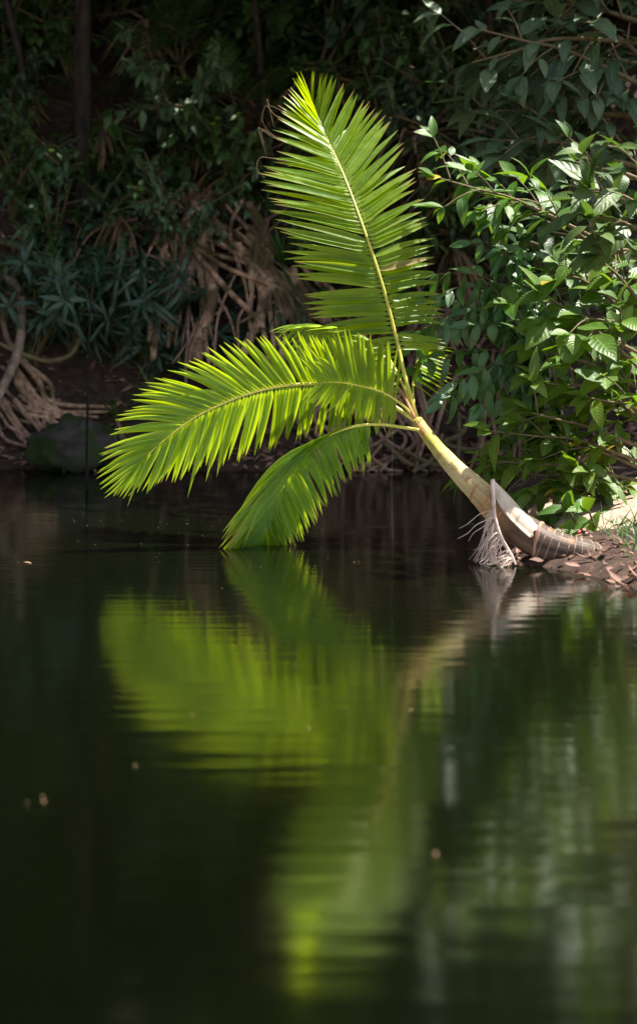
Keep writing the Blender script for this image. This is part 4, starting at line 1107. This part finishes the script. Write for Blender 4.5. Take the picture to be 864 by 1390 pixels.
rc = []
g = random.Random(5)
for (x0, y0, x1, y1) in ((700, 400, 590, 372), (705, 420, 575, 450), (700, 440, 640, 372), (710, 470, 640, 440), (700, 360, 640, 330), (720, 500, 620, 520), (690, 420, 560, 470), (725, 450, 680, 540),
                         (690, 440, 556, 452), (690, 480, 566, 500), (690, 400, 578, 405), (690, 520, 600, 545), (720, 400, 700, 330), (735, 430, 610, 410), (700, 480, 650, 550), (720, 520, 690, 590), (745, 470, 735, 560), (740, 400, 760, 340), (730, 520, 640, 500), (690, 380, 670, 300)):
    rc.append([(735 + g.uniform(-10, 10), 560, 9.6), (x0 + 10, y0 + 30, 9.5), (x0, y0, 9.4), ((x0 + x1) / 2, (y0 + y1) / 2 - 14, 9.3), (x1, y1, 9.2 + g.uniform(-.15, .25))])
for q in rc: q[0] = (742, 660, 9.7); q.insert(1, (738, 560, 9.6))
compound('dark glossy shrub with drooping paired leaflets just right of the palm crown', rc, 81)

# round sunlit leaves at the right edge
st = []
for i, a in enumerate([(890, 520, 740, 400), (890, 540, 720, 470), (890, 480, 760, 360), (890, 560, 740, 520), (890, 440, 800, 340), (890, 600, 790, 480), (890, 470, 790, 430)]):
    st += branchy(*a, 9.2, 8.9 + .15 * (i % 3), 3.5, 4, 500 + i, .3)
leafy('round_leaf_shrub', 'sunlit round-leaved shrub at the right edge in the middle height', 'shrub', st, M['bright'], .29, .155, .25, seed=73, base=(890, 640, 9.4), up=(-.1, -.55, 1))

# near big leaves at right edge
st = []
for i, a in enumerate([(900, 330, 790, 290), (900, 300, 800, 255), (900, 370, 810, 345), (900, 270, 850, 210)]):
    st += branchy(*a, 8.2, 8.0, 3.5, 4, 540 + i, .4)
leafy('large_leaf_shrub', 'broad dark-green leaves of a shrub leaning in at the right edge above the round leaves', 'shrub', st, M['broad'], .33, .12, .17, seed=74, base=(900, 340, 8.2), up=(-.1, -.5, 1))

# dense mid green mass at right
st = []
for i, a in enumerate([(900, 420, 740, 300), (900, 380, 720, 330), (900, 300, 770, 250), (900, 340, 760, 380), (900, 460, 700, 350), (900, 260, 780, 220), (900, 500, 760, 450)]):
    st += branchy(*a, 10.0, 9.7, 4, 4, 560 + i, .3)
leafy('bushy_shrub', 'dense mid-green bush filling the gap under the dull overhanging tree', 'shrub', st, M['broad'], .24, .09, .2, seed=75, base=(900, 430, 10.0), up=(-.1, -.5, 1))

# lower branches by the palm foot
st = []
for i, a in enumerate([(900, 640, 665, 585), (900, 660, 660, 625), (900, 690, 690, 640), (900, 620, 720, 560), (880, 680, 750, 700), (900, 650, 760, 600), (900, 600, 800, 540), (900, 700, 770, 660)]):
    st += branchy(*a, 9.3, 8.8 + .1 * (i % 3), 3, 7, 600 + i, .26)
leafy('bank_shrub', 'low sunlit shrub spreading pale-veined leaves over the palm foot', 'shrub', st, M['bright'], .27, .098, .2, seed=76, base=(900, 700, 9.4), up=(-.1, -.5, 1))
st = []
for i, a in enumerate([(812, 750, 770, 690), (815, 745, 790, 690)]):
    st += branchy(*a, 8.5, 8.25, 2, 1, 640 + i, .3)
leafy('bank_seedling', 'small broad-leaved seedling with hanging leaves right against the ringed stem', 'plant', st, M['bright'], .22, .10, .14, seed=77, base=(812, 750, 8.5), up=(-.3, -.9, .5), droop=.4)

# ------------------------------------------------------------------ forest trees (trunks in view, crowns overhead)
def canopy_tree(seed, trunk_h, rx, rz, nclump, leaf_l, name='forest_tree', trunk_r=.16, lean=0.0):
    global rnd
    rnd = random.Random(seed)
    root = empty(name, 'x', 'tree')
    tb, cb2 = MB(), MB()
    q = [V(c) for c in cr([(0, 0, 0), (rnd.uniform(-.2, .2), rnd.uniform(-.2, .2), trunk_h * .4), (rnd.uniform(-.3, .3), rnd.uniform(-.3, .3) - lean * .35, trunk_h), (0, -lean, trunk_h + rz)], 6)]
    tube(tb, q, [trunk_r * (1 - .65 * i / (len(q) - 1)) for i in range(len(q))], 10, rough=.2)
    c0 = V((0, -lean, trunk_h + rz * .7))
    for i in range(nclump):
        d = rv(1)
        while d.length > 1 or d.length < .25: d = rv(1)
        c = c0 + V((d.x * rx, d.y * rx, d.z * rz))
        if i % 4 == 0:
            s = q[-1 - rnd.randrange(8)]
            tube(tb, [s, s.lerp(c, .5) + V((0, 0, .15)), c], [.05, .03, .012], 5, cap=False)
        for k in range(24):
            b = c + rv(.55)
            leaf(cb2, b, rv(1) + V((0, 0, -.2)), V((0, 0, 1)) + rv(.6), leaf_l * rnd.uniform(.7, 1.2), leaf_l * .42, prof_ovate, .2, .2, 2)
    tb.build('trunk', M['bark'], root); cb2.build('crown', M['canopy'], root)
    return root


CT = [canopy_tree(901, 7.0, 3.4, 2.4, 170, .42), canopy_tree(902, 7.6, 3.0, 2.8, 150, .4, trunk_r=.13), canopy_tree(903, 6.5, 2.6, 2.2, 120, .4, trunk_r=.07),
      canopy_tree(904, 4.0, 3.3, 1.9, 150, .4, trunk_r=.075, lean=3.6)]  # leaning crown shaped to hang out of view and shade the far bank
TR = [  # x, y, proto, scale, label
    (-3.45, 18.7, 0, 1.0, 'tall forest tree with a black shadowed trunk at the upper left'),
    (-0.98, 19.2, 3, 1.0, 'slender brown-trunked tree left of the frond tip'),
    (-0.82, 20.6, 2, 1.1, 'second slender trunk just right of its twin left of the frond tip'),
    (2.5, 19.0, 3, 1.0, 'added forest tree behind the right side of the upright frond, its unseen crown shading the far bank'),  # added for the shade of its forward crown
    (4.6, 17.4, 1, 1.0, 'forest tree on the right bank behind the dull overhanging leaves'),
    (-4.6, 19.0, 3, 1.05, 'added slender leaning tree with an unseen shading crown among the dark shrubs left of the shadowed trunk'),  # added so its crown keeps sun off the far bank
    (4.7, 12.5, 2, .85, 'added unseen slender tree on the right bank shading the dull overhanging leaves'),  # added out of view to keep sun off the overhanging tree
    (7.5, 16.5, 0, 1.05, 'forest tree outside the right edge on the far bank'),
    (-6.4, 18.0, 0, 1.05, 'forest tree outside the left edge on the far bank'),
    (-9.5, 15.0, 1, 1.05, 'forest tree on the left bank'),
    (10.8, 18.5, 0, 1.1, 'forest tree deep in the right-hand forest'),
    (3.2, 22.0, 0, 1.25, 'forest tree high on the slope behind the palm'),
    (-1.5, 22.5, 0, 1.25, 'forest tree high on the slope behind the twin trunks'),
    (-6.0, 22.5, 1, 1.3, 'forest tree high on the slope at the left'),
    (8.0, 22.0, 1, 1.3, 'forest tree high on the slope at the right'),
    (13.5, 22.0, 0, 1.3, 'forest tree high on the slope at the far right'),
    (-9.5, 9.0, 0, 1.0, 'forest tree leaning over the river from the left bank'),
    (-10.5, 3.0, 1, 1.0, 'forest tree beside the river left of the camera'),
]
first = set()
for i, (x, y, k, s, lab) in enumerate(TR):
    z = ground_h(x, y) - .1
    g_ = 'forest trees shading the river'
    if k not in first:
        first.add(k); t = CT[k]; t.location = (x, y, z); t.scale = (s, s, s); tag(t, lab, 'tree', g_)
    else:
        dup(CT[k], (x, y, z), .15 * math.sin(i) if k == 3 else i * 1.7, s, lab, g_)

# ------------------------------------------------------------------ small things on the water
rnd = random.Random(17)
fm = MB(); leaf(fm, V((0, 0, 0)), V((1, 0, 0.02)), V((0, 0, 1)), .07, .035, prof_ovate, .15, .1, 4)
f0 = None
for i, (px, py) in enumerate(((32, 764), (58, 1085), (62, 1090), (36, 1092), (185, 1042), (262, 972), (420, 990), (300, 800), (150, 740), (590, 1160), (250, 735), (560, 965))):
    Y = F * CAM_H / (py - HY)
    lab = ('small curled orange leaf floating near the left edge' if i == 0 else 'tiny pale leaf fragment floating on the dark water')
    o = fm.build('floating_leaf', M['litter'] if i == 0 else M['dead']) if i < 2 else f0.copy()
    if i == 1: f0 = o
    if i >= 2: COL.objects.link(o)
    o.location = (P(px, py, Y).x, Y, .006); o.rotation_euler = (0, 0, rnd.uniform(0, 6)); s = 1.0 if i == 0 else rnd.uniform(.1, .22)
    o.scale = (s, s, s); tag(o, lab, 'leaf', 'leaf fragments floating on the water')
sp = MB()
for i in range(560):
    Y = rnd.uniform(7.8, 14.5); x = rnd.uniform(-.25, .25) * Y; a = rnd.uniform(0, 6); r = rnd.uniform(.0015, .005)
    b = len(sp.v)
    for k in range(5): sp.v.append((x + r * math.cos(a + k * 1.257), Y + r * math.sin(a + k * 1.257), .004)); sp.uv.append((0, 0))
    sp.f.append(tuple(range(b, b + 5)))
tag(sp.build('floating_specks', M['dead']), 'fine pale dust floating on the dark water', 'dust', kind='stuff')
th = MB(); tube(th, [P(533, 588, 8.9), P(531, 660, 8.9), P(533, 737, 8.92)], [.0007, .0007, .0006], 4)
tag(th.build('silk_thread', M['silk']), 'fine silk thread hanging straight down from the palm petiole to the water', 'thread')

# ------------------------------------------------------------------ light
SUN = V((0.42, 0.06, 0.88)).normalized()      # direction towards the sun
el = math.asin(SUN.z); az = math.atan2(SUN.x, SUN.y)
w = bpy.data.worlds.new('World'); scene.world = w; w.use_nodes = True
nt = w.node_tree; bg = nt.nodes['Background']
sky = nt.nodes.new('ShaderNodeTexSky'); sky.sky_type = 'NISHITA'; sky.sun_disc = False
sky.sun_elevation = el; sky.sun_rotation = az
nt.links.new(mixc(nt, 1.0, sky.outputs[0], (1.0, 0.86, 0.70), 'MULTIPLY'), bg.inputs[0]); bg.inputs[1].default_value = 0.115
sl = bpy.data.lights.new('sun', 'SUN'); sl.energy = 5.0; sl.angle = R(0.5); sl.color = (1, .95, .86)
so = bpy.data.objects.new('sun', sl); COL.objects.link(so)
so.rotation_euler = (-SUN).to_track_quat('-Z', 'Y').to_euler()

# ------------------------------------------------------------------ camera
cd = bpy.data.cameras.new('camera'); co = bpy.data.objects.new('camera', cd); COL.objects.link(co)
co.location = (0, 0, CAM_H); co.rotation_euler = (R(90), 0, 0)
cd.sensor_fit = 'VERTICAL'; cd.sensor_height = 24; cd.lens = F / 1390 * 24
cd.shift_y = -(695 - HY) / 1390
cd.clip_end = 300
cd.dof.use_dof = True; cd.dof.focus_distance = 8.95; cd.dof.aperture_fstop = 0.8
scene.camera = co
vs = scene.view_settings
vs.view_transform = 'Standard'; vs.look = 'None'; vs.exposure = 1.75; vs.gamma = 1
